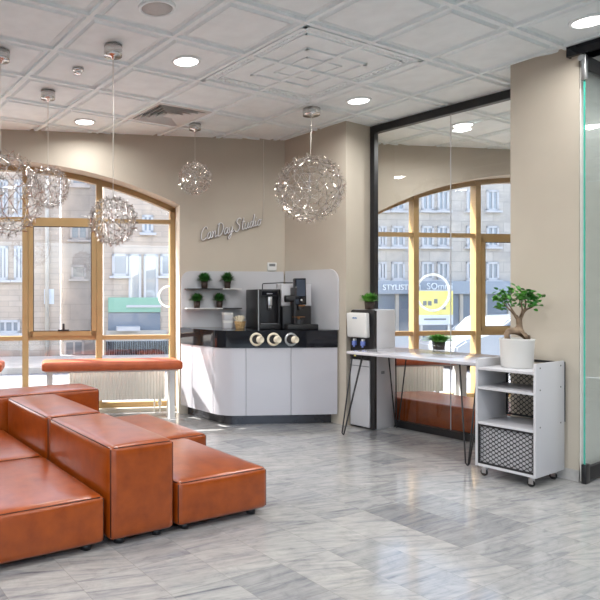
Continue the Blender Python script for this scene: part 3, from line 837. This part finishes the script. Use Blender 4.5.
# bean to cup machine with tall dark cabinet
cm_loc = Vector((1.085, 6.20, .928))
t = thing('coffee_machine', 'tall black coffee machine cabinet on the counter with open dispensing bay', 'coffee machine', cm_loc, FR)
W_, D_, HT = .225, .43, .405
m = MB(); m.box(0,W_,.05,D_,0,HT,bev=.006); m.box(.0,.02,0,.06,0,HT,bev=.003); m.box(W_-.02,W_,0,.06,0,HT,bev=.003); m.box(0,W_,0,.06,HT-.075,HT,bev=.004); m.box(.0,W_,-.01,.06,0,.055,bev=.004)
m.build('housing', M['black'], t)
m = MB(); m.box(-.007,-.0005,-.002,.012,0,HT-.005); m.build('edge_strip', M['steel'], t, label='bright steel edge strip')
m = MB(); m.box(.03,W_-.03,-.004,.0,HT-.06,HT-.02); m.build('control_panel', M['gloss_black'], t)
m = MB(); m.box(.08,.14,-.006,-.003,HT-.05,HT-.038); m.build('indicator', M['gray'], t)
m = MB(); m.box(.10,.145,.01,.06,.24,.33,bev=.004); m.tube([(.112,.03,.245),(.112,.03,.20)], .008, 8); m.tube([(.133,.03,.245),(.133,.03,.20)], .008, 8); m.build('spout', M['steel'], t)
m = MB(); m.box(.02,W_-.02,-.005,.05,.056,.060); m.build('drip_grid', M['gray'], t)
m = MB(); pz = HT+.06
m.tube([(.07,.10,HT-.002),(.07,.10,pz-.012),(.075,.10,pz-.003),(.09,.10,pz),(.30,.175,pz+.010),(.545,.175,pz+.010)], .005, 8)
m.build('water_pipe', M['black'], t, label='thin black pipe over the top')
# espresso unit
t = thing('espresso_machine', 'espresso machine with upright dark screen and white rear cabinet', 'coffee machine', (1.340,6.103,.928), FR)
m = MB(); m.box(0,.30,.10,.30,0,.235,bev=.004); m.build('base_cabinet', M['black'], t)
m = MB(); m.box(0,.315,.13,.30,.236,.458,bev=.006); m.build('rear_cabinet', M['white'], t, label='white rear cabinet')
m = MB(); m.box(.015,.335,.0,.12,0,.055,bev=.006); m.build('drip_tray', M['matt_black'], t)
m = MB(); mt = TR(.10,.045,.25) @ RX(-.06)
m.box(0,.12,-.02,.03,0,.265,mt,bev=.006); m.build('screen_column', M['gloss_black'], t)
sc_ = MB(); sc_.box(.018,.108,-.024,-.0205,.085,.25,mt); sc_.build('screen', M['screen'], t)
sc_ = MB(); sc_.lathe([(0,0),(.010,0),(.010,.006),(0,.006)], 16, mt @ TR(.066,-.02,.045) @ RX(PI/2)); sc_.build('button', M['white_paint'], t)
m = MB(); m.box(.09,.125,.03,.13,.06,.42,bev=.004); m.build('column', M['black'], t)
m = MB(); m.cyl(.034,-.085,0,20,TR(.09,.05,.31)@RY(PI/2)); m.build('grip', M['black'], t)
m = MB(); m.cyl(.028,0,.05,16,TR(.165,.055,.20)); m.box(.135,.20,.03,.10,.205,.245,bev=.004); m.build('spout', M['black'], t)
m = MB(); m.box(.135,.205,.022,.030,.235,.248); m.build('spout_trim', M['bronze'], t)
m = MB(); m.cyl(.05,.055,.105,20,TR(.15,.06,0)); m.build('brew_group', M['black'], t)
m = MB(); m.lathe([(.0,.125),(.062,.125),(.064,.130),(.0,.132)], 24, TR(.15,.06,0)); m.cyl(.012,.104,.126,10,TR(.15,.06,0)); m.build('cup_plate', M['bronze'], t)

# thermostat
t = thing('thermostat', 'small white wall thermostat just above the splashback', 'thermostat', fs(1.335,-.001,1.585), FR)
m = MB(); m.box(-.052,.052,-.022,0,-.045,.045,bev=.006); m.build('housing', M['white_paint'], t)
m = MB(); m.box(-.034,.034,-.024,-.0215,.004,.032); m.build('display', M['gray'], t)

# script sign: unlit tubes on the beige wall
LET = {
 'C': (.62, [[(.58,.80),(.50,.96),(.34,1.0),(.16,.86),(.05,.55),(.06,.22),(.20,.02),(.40,.02),(.58,.16)]]),
 'a': (.46, [[(.38,.44),(.24,.52),(.08,.40),(.05,.18),(.14,.02),(.28,.10),(.38,.44),(.36,.14),(.44,.02),(.54,.12)]]),
 'n': (.50, [[(.02,.46),(.08,.5),(.10,.30),(.08,.02),(.14,.34),(.26,.5),(.34,.42),(.33,.14),(.40,.02),(.52,.12)]]),
 'D': (.70, [[(.16,1.0),(.12,.5),(.14,.04)],[(.02,.9),(.22,1.02),(.48,.90),(.60,.56),(.50,.18),(.28,.0),(.06,.06)]]),
 'y': (.48, [[(.04,.48),(.08,.20),(.18,.06),(.32,.20),(.38,.48),(.34,.10),(.26,-.32),(.10,-.42),(.06,-.28),(.24,-.08),(.52,.14)]]),
 'S': (.62, [[(.56,.84),(.44,1.0),(.22,.96),(.14,.76),(.28,.58),(.46,.42),(.48,.18),(.30,.0),(.06,.06),(.0,.2)]]),
 't': (.36, [[(.20,.96),(.16,.40),(.16,.10),(.24,.02),(.38,.12)],[(.02,.62),(.36,.66)]]),
 'u': (.50, [[(.04,.48),(.06,.16),(.16,.02),(.28,.12),(.36,.48),(.35,.12),(.42,.02),(.54,.12)]]),
 'd': (.50, [[(.36,.42),(.22,.5),(.07,.38),(.05,.16),(.14,.02),(.28,.12),(.38,.5),(.42,1.0),(.36,.30),(.40,.04),(.54,.12)]]),
 'i': (.26, [[(.06,.46),(.08,.12),(.15,.02),(.28,.12)],[(.12,.68),(.13,.72)]]),
 'o': (.44, [[(.22,.5),(.07,.36),(.06,.14),(.18,.01),(.32,.12),(.34,.34),(.22,.5),(.34,.42),(.46,.44)]]),
}
sg = thing('script_sign', 'unlit script tube sign reading CanDay Studio on the beige wall', 'sign', fs(.53,-.03,1.855), FR)
def smooth(p, n=5):
    p = [Vector(q) for q in p]
    if len(p) < 3: return p
    out = []
    for i in range(len(p)-1):
        a, b, c, d = p[max(i-1,0)], p[i], p[i+1], p[min(i+2,len(p)-1)]
        for k in range(n):
            s = k/n; out.append(.5*((2*b)+(c-a)*s+(2*a-5*b+4*c-d)*s*s+(3*b-a-3*c+d)*s**3))
    return out+[p[-1]]
word_h = .125; xx = 0; tilt = math.radians(15)
tot = sum(LET[c][0] for c in 'CanDayStudio')+.12
sx_ = .70/(tot*word_h); m = MB(); bk = MB()
for c in 'CanDay Studio':
    if c == ' ': xx += .12; continue
    wdt, strokes = LET[c]
    for s_ in strokes:
        pts_ = []
        for (a, b) in smooth(s_):
            x = (xx+a+.18*b)*word_h*sx_; z = b*word_h*1.1
            pts_.append((x*math.cos(tilt)-z*math.sin(tilt)*.15, 0, x*math.sin(tilt)+z*math.cos(tilt)))
        m.tube(pts_, .0048, 6)
        bk.tube([(p[0],.012,p[2]) for p in pts_], .0075, 4)
    xx += wdt
m.build('tube_lettering', M['neon'], sg)
bk.build('tube_backing', M['gray'], sg, label='gray backing behind the tubes')
m = MB(); m.tube([(.70,.02,.24),(.715,.024,.5),(.712,.024,ZC-1.855)], .003, 6); m.build('power_cord', M['cable'], sg)

# ------------------------------------------------------------------ water cooler
wc = thing('water_cooler', 'free standing white and black water cooler with two blue taps', 'water cooler', un(-.012,.066), RU)
cw, cd, ch = .270, .318, 1.135
m = MB(); m.box(0,cw,.035,cd,.012,ch,bev=.008); m.box(.01,cw-.01,.05,cd-.01,0,.02); m.build('cabinet', M['white'], wc)
m = MB()
pts = [(0,.012),(cw,.012),(cw,ch-.01)]+[(cw-.03+.03*math.cos(a*PI/12),ch-.032+.03*math.sin(a*PI/12)) for a in range(0,7)]+[(.03-.03*math.sin(a*PI/12),ch-.032+.03*math.cos(a*PI/12)) for a in range(0,7)]
n = len(pts)
m.poly([(p[0],0,p[1]) for p in pts]+[(p[0],.034,p[1]) for p in pts], [tuple(range(n)),tuple(range(2*n-1,n-1,-1))]+[(i,(i+1)%n,n+(i+1)%n,n+i) for i in range(n)])
m.build('front_frame', M['black'], wc)
m = MB(); m.box(.006,.226,-.02,.006,.018,.655,bev=.012,seg=3); m.build('lower_door', M['white'], wc)
m = MB(); m.box(.006,.226,-.0215,-.0195,.592,.600); m.build('door_groove', M['gray'], wc)
m = MB(); mt = TR(-.006,-.03,.87) @ RX(.05); m.box(.006,.232,-.03,.028,0,.235,mt,bev=.012,seg=3); cv = m.build('cover', M['white_paint'], wc)
m = MB()
for k in range(5): m.box(.08+k*.011,.088+k*.011,-.032,-.0295,.180,.192+.004*(k%2),mt)
m.build('badge', M['logo_blue'], cv, label='small blue badge')
for x in (.062, .160):
    m = MB(); m.box(x-.016,x+.016,-.045,-.005,.79,.835,bev=.005); m.cyl(.009,.775,.79,12,TR(x,-.03,0)); tp = m.build('tap', M['blue'], wc, label='blue tap')
    m = MB(); m.box(x-.007,x+.007,-.04,.0,.835,.855,bev=.003); m.build('tap_lever', M['white_paint'], tp)
m = MB(); m.box(.03,.215,-.05,0,.685,.705,bev=.004); m.build('drip_tray', M['black'], wc)
m = MB(); m.box(.08,.10,-.052,-.05,.688,.702); m.build('tray_float', M['yellow'], wc)
m = MB(); m.box(cw-.001,cw+.002,.10,.15,.525,.552); m.build('rating_plate', M['gray'], wc)
pl = un(.155,.13); grass_pot('dark pot of bright grass on top of the water cooler', (pl.x,pl.y,1.137), .048,.075,.112,.10,380,'leaf')

# ------------------------------------------------------------------ table
tb = thing('table', 'white table top on black hairpin legs in front of the glass partition', 'table', W0, RU)
m = MB(); m.box(.268,1.525,-.345,.375,.745,.77,bev=.003); m.build('table_top', M['gloss_white'], tb)
def hairpin(foot, tops):
    m = MB(); r = .0062; z = .745
    F = Vector((*foot, r)); c = sum((Vector((*t_, 0)) for t_ in tops), Vector())/3
    for t_ in tops:
        T_ = Vector((*t_, z)); B_ = F+(Vector((*t_, 0))-c).normalized()*.014+Vector((0,0,.016))
        m.tube([T_, B_, F], r, 8)
    xs = [t_[0] for t_ in tops]; ys = [t_[1] for t_ in tops]
    m.box(min(xs)-.015,max(xs)+.015,min(ys)-.015,max(ys)+.015,z-.005,z)
    m.build('leg', M['matt_black'], tb)
hairpin((.225,-.33), ((.30,-.30),(.42,-.31),(.31,-.17)))
hairpin((1.405,-.385), ((1.30,-.31),(1.44,-.31),(1.42,-.18)))
hairpin((.30,.345), ((.30,.33),(.42,.33),(.31,.20)))
hairpin((1.46,.345), ((1.34,.33),(1.45,.33),(1.44,.20)))
pt = un(.83,.18,.77); grass_pot('bright grass in a glass jar standing on the white table', pt, .050,.105,.165,.075,380,'leaf','pot_dark',None,.028)

# ------------------------------------------------------------------ rolling storage cart
ca = thing('rolling_cart', 'white open storage cart on casters with black metal mesh front', 'cart', un(1.56,-.565), RU)
cw, cd, zb, zt = .40, .40, .072, .82
m = MB(); m.box(0,.016,0,cd,zb,zt,bev=.001); m.build('side_panel', M['white'], ca)
m = MB(); m.box(cw-.016,cw,0,cd,zb,zt,bev=.001); spn = m.build('side_panel', M['white'], ca)
for y in (.055, .345):
    for z in (.79,.645,.40):
        m = MB(); m.lathe([(0,0),(.0055,0),(.0055,.0015),(0,.0015)], 12, TR(cw,y,z) @ RY(PI/2)); m.build('screw', M['matt_black'], spn)
for z, y0 in ((.765,.0),(.630,.0),(.385,.0),(zb+.018,.0)):
    m = MB(); m.box(.017,cw-.017,y0+.002,cd-.022,z-.018,z,bev=.001); m.build('shelf_board', M['white'], ca)
m = MB(); m.box(.017,cw-.017,cd-.016,cd-.002,zb,.365); m.build('back_panel', M['white'], ca)
def mesh_panel(name, x0, x1, z0, z1, y, rows, cols, parent, fw=.012):
    m = MB()
    for q in ((x0,x1,z0,z0+fw),(x0,x1,z1-fw,z1),(x0,x0+fw,z0+fw,z1-fw),(x1-fw,x1,z0+fw,z1-fw)): m.box(q[0],q[1],y-.006,y+.006,q[2],q[3])
    fo = m.build(name, M['matt_black'], parent, label='black metal mesh panel')
    g_ = MB(); X0, X1, Z0, Z1 = x0+fw*.7, x1-fw*.7, z0+fw*.7, z1-fw*.7
    hz = (Z1-Z0)/rows
    for r_ in range(rows+1):
        pts_ = []
        for c in range(cols*2+1):
            s = 1 if (c+r_) % 2 else -1
            zz = Z0+r_*hz+s*hz*.36
            xx0 = X0+(X1-X0)*c/(cols*2); dx = (X1-X0)/(cols*2)*.28
            for x_ in (xx0-dx, xx0+dx): pts_.append((min(max(x_,X0),X1), y, min(max(zz,Z0),Z1)))
        g_.tube(pts_, .0026, 4)
    g_.build('mesh', M['matt_black'], fo)
m = MB(); m.box(.018,cw-.018,.028,.040,zb+.019,.366); m.build('mesh_lightener_board', M['white'], ca)  # white board added so the dark inside looks light through the mesh
mesh_panel('mesh_front', .012, cw-.012, .09, .366, .012, 17, 9, ca)
mesh_panel('mesh_back', .018, cw-.018, .395, .755, cd-.012, 20, 9, ca)
m = MB(); m.box(cw-.03,cw+.004,cd,cd+.006,.40,.812); m.box(.01,cw-.03,cd,cd+.006,.795,.812); m.build('back_edging', M['matt_black'], ca, label='black metal back edging')
for x in (.045, cw-.045):
    for y in (.045, cd-.045):
        m = MB(); m.box(x-.022,x+.022,y-.02,y+.02,zb-.008,zb); m.cyl(.014,.045,zb-.006,12,TR(x,y,0)); m.box(x-.016,x+.012,y-.014,y-.010,.02,.056); m.box(x-.016,x+.012,y+.010,y+.014,.02,.056)
        cs = m.build('caster', M['steel'], ca)
        m = MB(); m.lathe([(0,-.009),(.018,-.009),(.0235,-.006),(.0235,.006),(.018,.009),(0,.009)], 20, TR(x-.006,y,.0237) @ RX(PI/2)); m.build('wheel', M['tire'], cs)

# ------------------------------------------------------------------ bonsai ficus
bo = un(1.738,-.352,.7652)
bn = thing('bonsai_tree', 'ficus bonsai with swollen roots in a white pot on the rolling cart', 'plant', bo, 0)
PR = .111
m = MB(); m.lathe([(0,0),(.094,0),(.099,.008),(PR-.003,.192),(PR,.20),(PR-.006,.203),(PR-.012,.198),(PR-.014,.178),(0,.178)], 40); m.build('pot', M['pot_white'], bn)
m = MB(); m.lathe([(0,.186),(PR*.5,.19),(PR-.0135,.182)], 30); m.build('soil', M['soil'], bn)
def skin(name, chains, mtl, parent, sub=2):
    vs, es, rs = [], [], []
    for ch_ in chains:
        prev = ch_[0] if isinstance(ch_[0], int) else None
        for it in ch_:
            if isinstance(it, int): prev = it; continue
            vs.append(it[0]); rs.append(it[1]); i = len(vs)-1
            if prev is not None: es.append((prev, i))
            prev = i
    me = bpy.data.meshes.new(name); me.from_pydata(vs, es, [])
    o = bpy.data.objects.new(name, me); COL.objects.link(o); o.parent = parent
    md_ = o.modifiers.new('s', 'SKIN')
    for v, r in zip(me.skin_vertices[0].data, rs): v.radius = (r, r)
    me.skin_vertices[0].data[0].use_root = True
    md_.use_smooth_shade = True
    o.modifiers.new('ss', 'SUBSURF').levels = sub; o.modifiers[-1].render_levels = sub
    me.materials.append(mtl); return o
# trunk vertices: 0..
chains = [
 [((-.004,0,.175),.058),((.0,0,.228),.070),((.016,.0,.272),.026),((.018,0,.298),.019),((.016,0,.326),.018)],      # 0-4
 [0,((.045,-.02,.215),.042),((.058,-.025,.178),.026)],                                                                  # 5,6
 [1,((-.058,-.01,.258),.026),((-.082,-.01,.240),.018),((-.066,.0,.205),.022),((-.055,.012,.172),.015)],                 # 7-10
 [4,((-.008,-.01,.350),.010),((-.045,-.015,.392),.008),((-.085,-.02,.425),.005),((-.11,-.02,.46),.0035)],             # 11-14
 [11,((-.02,.02,.40),.006),((-.04,.04,.45),.004)],                                                                    # 15,16
 [4,((.035,.01,.352),.011),((.060,.012,.40),.008),((.075,.02,.45),.005),((.07,.03,.49),.0035)],                       # 17-20
 [18,((.10,-.01,.42),.005),((.13,-.02,.455),.0035)],                                                                  # 21,22
 [17,((.02,-.03,.40),.006),((.005,-.04,.46),.004)],
]
skin('trunk', chains, M['bark'], bn)
rnd = random.Random(11); m = MB()
cl = [((-.13,-.02,.50),.030,16),((-.095,-.01,.445),.042,26),((-.055,.02,.46),.040,22),((-.11,.0,.385),.026,11),((-.145,.0,.44),.026,10),((-.02,.01,.50),.026,10),((.005,-.03,.475),.035,20),((.05,.01,.455),.050,34),((.085,.02,.48),.042,24),((.125,-.01,.455),.035,18),((.10,-.02,.41),.036,18),((.02,.02,.415),.032,14),((.0,.0,.535),.02,6),((.16,-.01,.47),.02,6)]
for c, r, n in cl:
    for _ in range(n):
        d = Vector((rnd.gauss(0,1),rnd.gauss(0,1),rnd.gauss(0,1)*.8)); d = d.normalized()*r*rnd.random()**.5
        p = Vector(c)+d+Vector((0,0,.03))
        mt = TR(*p) @ RZ(rnd.random()*6.28) @ RY(rnd.uniform(-.9,.7)) @ RX(rnd.uniform(-.7,.7))
        L_ = rnd.uniform(.032,.048); w = L_*.38
        vs = [(0,0,0),(L_*.3,w*.9,.003),(L_*.65,w*.85,.002),(L_,0,-.006),(L_*.65,-w*.85,.002),(L_*.3,-w*.9,.003),(L_*.5,0,-.003)]
        m.poly([mt @ Vector(v) for v in vs], [(0,6,1),(1,6,2),(2,6,3),(3,6,4),(4,6,5),(5,6,0)], True)
m.build('foliage', M['bonsai_leaf'], bn)

# ------------------------------------------------------------------ window ring decals
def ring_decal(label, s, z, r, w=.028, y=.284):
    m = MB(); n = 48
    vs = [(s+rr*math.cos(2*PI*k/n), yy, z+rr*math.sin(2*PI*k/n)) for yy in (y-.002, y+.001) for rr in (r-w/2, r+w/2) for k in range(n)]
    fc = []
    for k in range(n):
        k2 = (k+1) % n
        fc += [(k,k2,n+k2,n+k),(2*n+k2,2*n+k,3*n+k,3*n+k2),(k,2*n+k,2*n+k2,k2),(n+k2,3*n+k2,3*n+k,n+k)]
    m.poly(vs, fc); o = m.build('pane_ring', M['decal']); o.location = F0; o.rotation_euler = (0,0,FR)  # flat white ring with emission in its material
    tag(o, label, 'sign', 'glowing white rings on the panes')
ring_decal('glowing white ring on the pane in front of the yellow poster', 3.41+.03, 1.265+3.5/617*7.35, .215)
ring_decal('glowing white ring on the pane next to the coffee corner', .245, 1.26, .115, .02)

# ------------------------------------------------------------------ the street outside
st_ = MB(); st_.box(-40,60,fs(0,TH).y-7,60,-.65,-.6); struct('street', st_, M['asphalt'])
pv = MB(); pv.box(-30,30,8.6,11.5,-.6,-.46); pv_o = struct('pavement', pv, M['concrete'], loc=F0, rz=FR)
def facade_building(name, label, y, s0, s1, ztop, wallmat, windows, extra=None, depth=1.3):
    t = thing(name, label, 'building', F0, FR)
    m = MB(); m.box(s0,s1,y,y+depth,-.6,ztop); m.build('wall', wallmat, t)
    for (a, b, z0, z1, mu, gl) in windows:
        m = MB(); w = .07
        for q in ((a,a+w,z0,z1),(b-w,b,z0,z1),(a,b,z0,z0+w),(a,b,z1-w,z1)): m.box(q[0],q[1],y-.06,y+.02,q[2],q[3])
        for k in range(1, mu): x = a+(b-a)*k/mu; m.box(x-.03,x+.03,y-.05,y+.02,z0,z1)
        m.box(a-.08,b+.08,y-.14,y,z0-.07,z0)
        wf_ = m.build('window', M['ext_frame'], t)
        m = MB(); m.box(a+.02,b-.02,y-.015,y-.005,z0+.02,z1-.02); m.build('pane', M[gl], wf_)
    return t
# photo column/row -> position on a facade plane at depth y
def on(px, py, y):
    lo2, hi2 = -40, 40
    for _ in range(60):
        mid = (lo2+hi2)/2; p = fs(mid, y)
        if pxof(p) < px: lo2 = mid
        else: hi2 = mid
    p = fs(lo2, y); return lo2, H+(CY-py)/FPX*p.y
def W(y, x0, x1, ya, yb, mu=2, gl='ext_glass'):
    a, z1 = on(x0, ya, y); b, z0 = on(x1, yb, y); return (a, b, z0, z1, mu, gl)
YL, YM, YR = 11.8, 13.4, 13.0
a0 = on(-260,300,YL)[0]; a1 = on(60,300,YL)[0]
bl = facade_building('brick_building','beige brick building across the street with tall narrow windows', YL, a0, a1, 6.6, M['stone_l'],
   [W(YL,-2,8,246,280),W(YL,14,24,246,280),W(YL,-26,-14,246,280),W(YL,-2,8,180,215),W(YL,14,24,180,215),W(YL,-2,20,320,333,3),W(YL,-26,-14,180,215),W(YL,-2,8,110,145),W(YL,14,24,110,145)])
b0 = on(61,300,YM)[0]; b1 = on(128,300,YM)[0]
facade_building('plaster_building','gray plastered building across the street with small square white windows', YM, b0, b1+.05, 6.6, M['stone_g'],
   [W(YM,71,87,168,186,1),W(YM,70,88,220,240,2),W(YM,71,86,265,279,1),W(YM,64,84,340,356,2)])
c0 = on(104,300,YL)[0]; c1 = on(300,300,YL)[0]
cb_ = facade_building('corner_building','pale building across the street with green panels under big bright windows', YL, c0, c1, 6.6, M['stone_l'],
   [W(YL,112,128,254,276,1),W(YL,128.5,141,254,305,1,'ext_glass_bright'),W(YL,143.5,158,254,305,1,'ext_glass_bright'),W(YL,142,153,215,233,2),W(YL,160,176,254,276,1),W(YL,108,122,150,170,2),W(YL,142,153,165,183,2)])
def onpanel(y, x0, x1, ya, yb, d0, d1, mtl, name, parent):
    a, z1 = on(x0, ya, y); b, z0 = on(x1, yb, y)
    m = MB(); m.box(a,b,y+d0,y+d1,z0,z1); return m.build(name, M[mtl], parent)
onpanel(YL,108,160,297.5,312,-.10,.0,'green','spandrel',cb_)
onpanel(YL,108,160,312.5,330,-.05,.0,'shop','shop_window',cb_)
onpanel(YL,106,166,330.5,346,-.12,.0,'concrete','stone_base',cb_)
onpanel(YL,116,138,326,330,-.5,-.05,'ext_frame','awning',cb_)
gr = onpanel(YL,106,176,341,359,-.16,-.125,'fascia','basement_window',cb_)
a, z1 = on(106,341,YL); b, z0 = on(176,359,YL); m = MB()
for k in range(41): x = a+(b-a)*k/40; m.box(x-.012,x+.012,YL-.20,YL-.18,z0,z1)
for k in range(14):
    x0_, x1_ = a+(b-a)*k/14, a+(b-a)*(k+1)/14; m.tube([(x0_,YL-.19,z0),((x0_+x1_)/2,YL-.19,z1),(x1_,YL-.19,z0)], .014, 4)
m.build('grille', M['matt_black'], gr, label='black iron grille')
# paper notice on the brick wall
nt_ = onpanel(YL,44,54,289,304,-.02,-.002,'poster_white','wall_notice',None); nt_.location = F0; nt_.rotation_euler = (0,0,FR)
tag(nt_, 'pale paper notice on the beige brick wall across the street', 'notice')
# drain pipe
dp = MB(); ax = on(47,300,YL)[0]; dp.tube([(ax,YL-.08,-.5),(ax,YL-.08,6.5)], .06, 10); d_ = dp.build('drain_pipe', M['concrete']); d_.location = F0; d_.rotation_euler = (0,0,FR)
tag(d_, 'pale drain pipe running down the beige brick wall', 'pipe')
# right hand building
r0 = on(330,300,YR)[0]; r1 = on(700,300,YR)[0]
wins = []
for (xa, xb) in ((378,386),(391,404),(421,433),(437,448),(466,476),(486,498),(520,532),(545,557)):
    for (ya, yb) in ((190,211),(226,247),(262,280)): wins.append(W(YR,xa,xb,ya,yb,2))
sb = facade_building('stone_building','gray stone building across the street with a shop front and white fascia letters', YR, r0, r1, 6.6, M['stone_r'], wins)
onpanel(YR,372,640,281,294,-.25,.0,'fascia','shop_fascia',sb)
onpanel(YR,372,640,294,345,-.06,.0,'shop','shop_window',sb)
for xa in (394,416,458,482,506): onpanel(YR,xa,xa+3,294,345,-.12,.0,'concrete','pilaster',sb)
def letters(txt, px, py, hpx, y, name, parent):
    a, z = on(px, py, y)
    c = bpy.data.curves.new(name, 'FONT'); c.body = txt; c.size = hpx/FPX*fs(a,y).y*1.4; c.extrude = .015
    o = bpy.data.objects.new(name, c); COL.objects.link(o)
    dg = bpy.context.evaluated_depsgraph_get(); me = bpy.data.meshes.new_from_object(o.evaluated_get(dg))
    bpy.data.objects.remove(o); me.materials.append(M['letters'])
    o = bpy.data.objects.new(name, me); COL.objects.link(o); o.parent = parent
    o.location = (a, y-.27, z); o.rotation_euler = (PI/2,0,0); return o
letters('STYLISTIUM', 378.5, 290, 5.6, YR, 'fascia_lettering', sb)
letters('SOmmi', 422, 289.5, 6.6, YR, 'fascia_lettering', sb)
# yellow poster stand
ps = thing('poster_board', 'yellow poster board with white lower strip in front of the stone building', 'poster', F0, FR)
yp = YR-1.1
def pp(x0,x1,ya,yb,d0,d1,mtl,name,par=ps): return onpanel(yp,x0,x1,ya,yb,d0,d1,mtl,name,par)
pp(417.5,453.5,290,325,.02,.10,'ext_frame','backing')
pp(418,453,291,315,0,.02,'yellow','yellow_panel')
pp(418,453,315,324.5,0,.02,'poster_white','lower_strip')
pp(424,446,318.5,320,-.005,0,'poster_text','text_line')
for xa, ya in ((423,301),(428,301),(434,299),(442,305)): pp(xa,xa+3.5,ya,ya+4.5,-.005,0,'poster_text','icon')
a, z = on(419,325,yp); b, _ = on(452,325,yp)
for s in (a+.1, b-.1):
    m = MB(); m.box(s-.04,s+.04,yp+.02,yp+.08,-.6,z+.05); m.build('post', M['steel'], ps)
# parked cars
def car(label, s, y, L_, mtl):
    t = thing('car', label, 'car', fs(s,y,-.6), FR, 'cars parked on the street')
    prof = [(0,.35),(.02,.62),(.30*1,.78),(L_*.24,.86),(L_*.36,1.32),(L_*.70,1.36),(L_*.86,.92),(L_*.985,.84),(L_,.45),(L_*.98,.25),(.05,.25)]
    m = MB(); n = len(prof)
    m.poly([(p[0],0,p[1]) for p in prof]+[(p[0],1.7,p[1]) for p in prof], [tuple(range(n)),tuple(range(2*n-1,n-1,-1))]+[(i,(i+1)%n,n+(i+1)%n,n+i) for i in range(n)])
    bmesh.ops.bevel(m.bm, geom=list(m.bm.edges), offset=.05, segments=2, affect='EDGES'); m.build('body', mtl, t)
    m = MB(); m.poly([(L_*.27,-.012,.90),(L_*.37,-.012,1.25),(L_*.69,-.012,1.28),(L_*.81,-.012,.93),(L_*.27,.01,.90),(L_*.37,.01,1.25),(L_*.69,.01,1.28),(L_*.81,.01,.93)], [(0,1,2,3),(7,6,5,4),(0,4,5,1),(1,5,6,2),(2,6,7,3),(3,7,4,0)]); m.build('side_window', M['shop'], t)
    for x in (L_*.2, L_*.8):
        for yy in (.02, 1.5):
            m = MB(); m.lathe([(0,0),(.31,0),(.31,.18),(0,.18)], 24, TR(x,yy+.18,.31) @ RX(PI/2)); m.build('wheel', M['tire'], t)
car('silver car parked in front of the gray stone building, under its shop fascia', on(455,340,7.4)[0], 7.4, 4.2, M['car'])
car('silver car parked farther along, seen beside the water cooler', on(455,340,7.4)[0]-5.0, 7.4, 4.1, M['car'])

# ------------------------------------------------------------------ light
wd_ = bpy.data.worlds.new('world'); SC.world = wd_; wd_.use_nodes = True; nt = wd_.node_tree
bg = nt.nodes['Background']; sky = nd(nt, 'ShaderNodeTexSky'); sky.sky_type = 'NISHITA'; sky.sun_disc = False
sky.sun_elevation = math.radians(40); sky.sun_rotation = math.radians(-70); sky.air_density = .8; sky.dust_density = 2.5; sky.ozone_density = .6
SKY = .80
hs = nd(nt, 'ShaderNodeHueSaturation', Saturation=.75); nt.links.new(sky.outputs[0], hs.inputs['Color'])
nt.links.new(hs.outputs[0], bg.inputs[0]); bg.inputs[1].default_value = SKY
sl = bpy.data.lights.new('sun', 'SUN'); sl.energy = 20; sl.angle = math.radians(.6); sl.color = (1, .96, .90)
so = bpy.data.objects.new('sun', sl); COL.objects.link(so)
so.rotation_euler = Vector((.487,-.329,-.809)).to_track_quat('-Z', 'Y').to_euler()

vs_ = SC.view_settings
SC.display_settings.display_device = 'sRGB'
vs_.view_transform = 'Standard'; vs_.look = 'None'; vs_.gamma = 1; vs_.use_curve_mapping = False; vs_.exposure = .06
cy = SC.cycles
cy.use_denoising = True; cy.max_bounces = 10; cy.diffuse_bounces = 5; cy.glossy_bounces = 4; cy.transparent_max_bounces = 16
cy.sample_clamp_indirect = 6; cy.caustics_reflective = False; cy.caustics_refractive = False
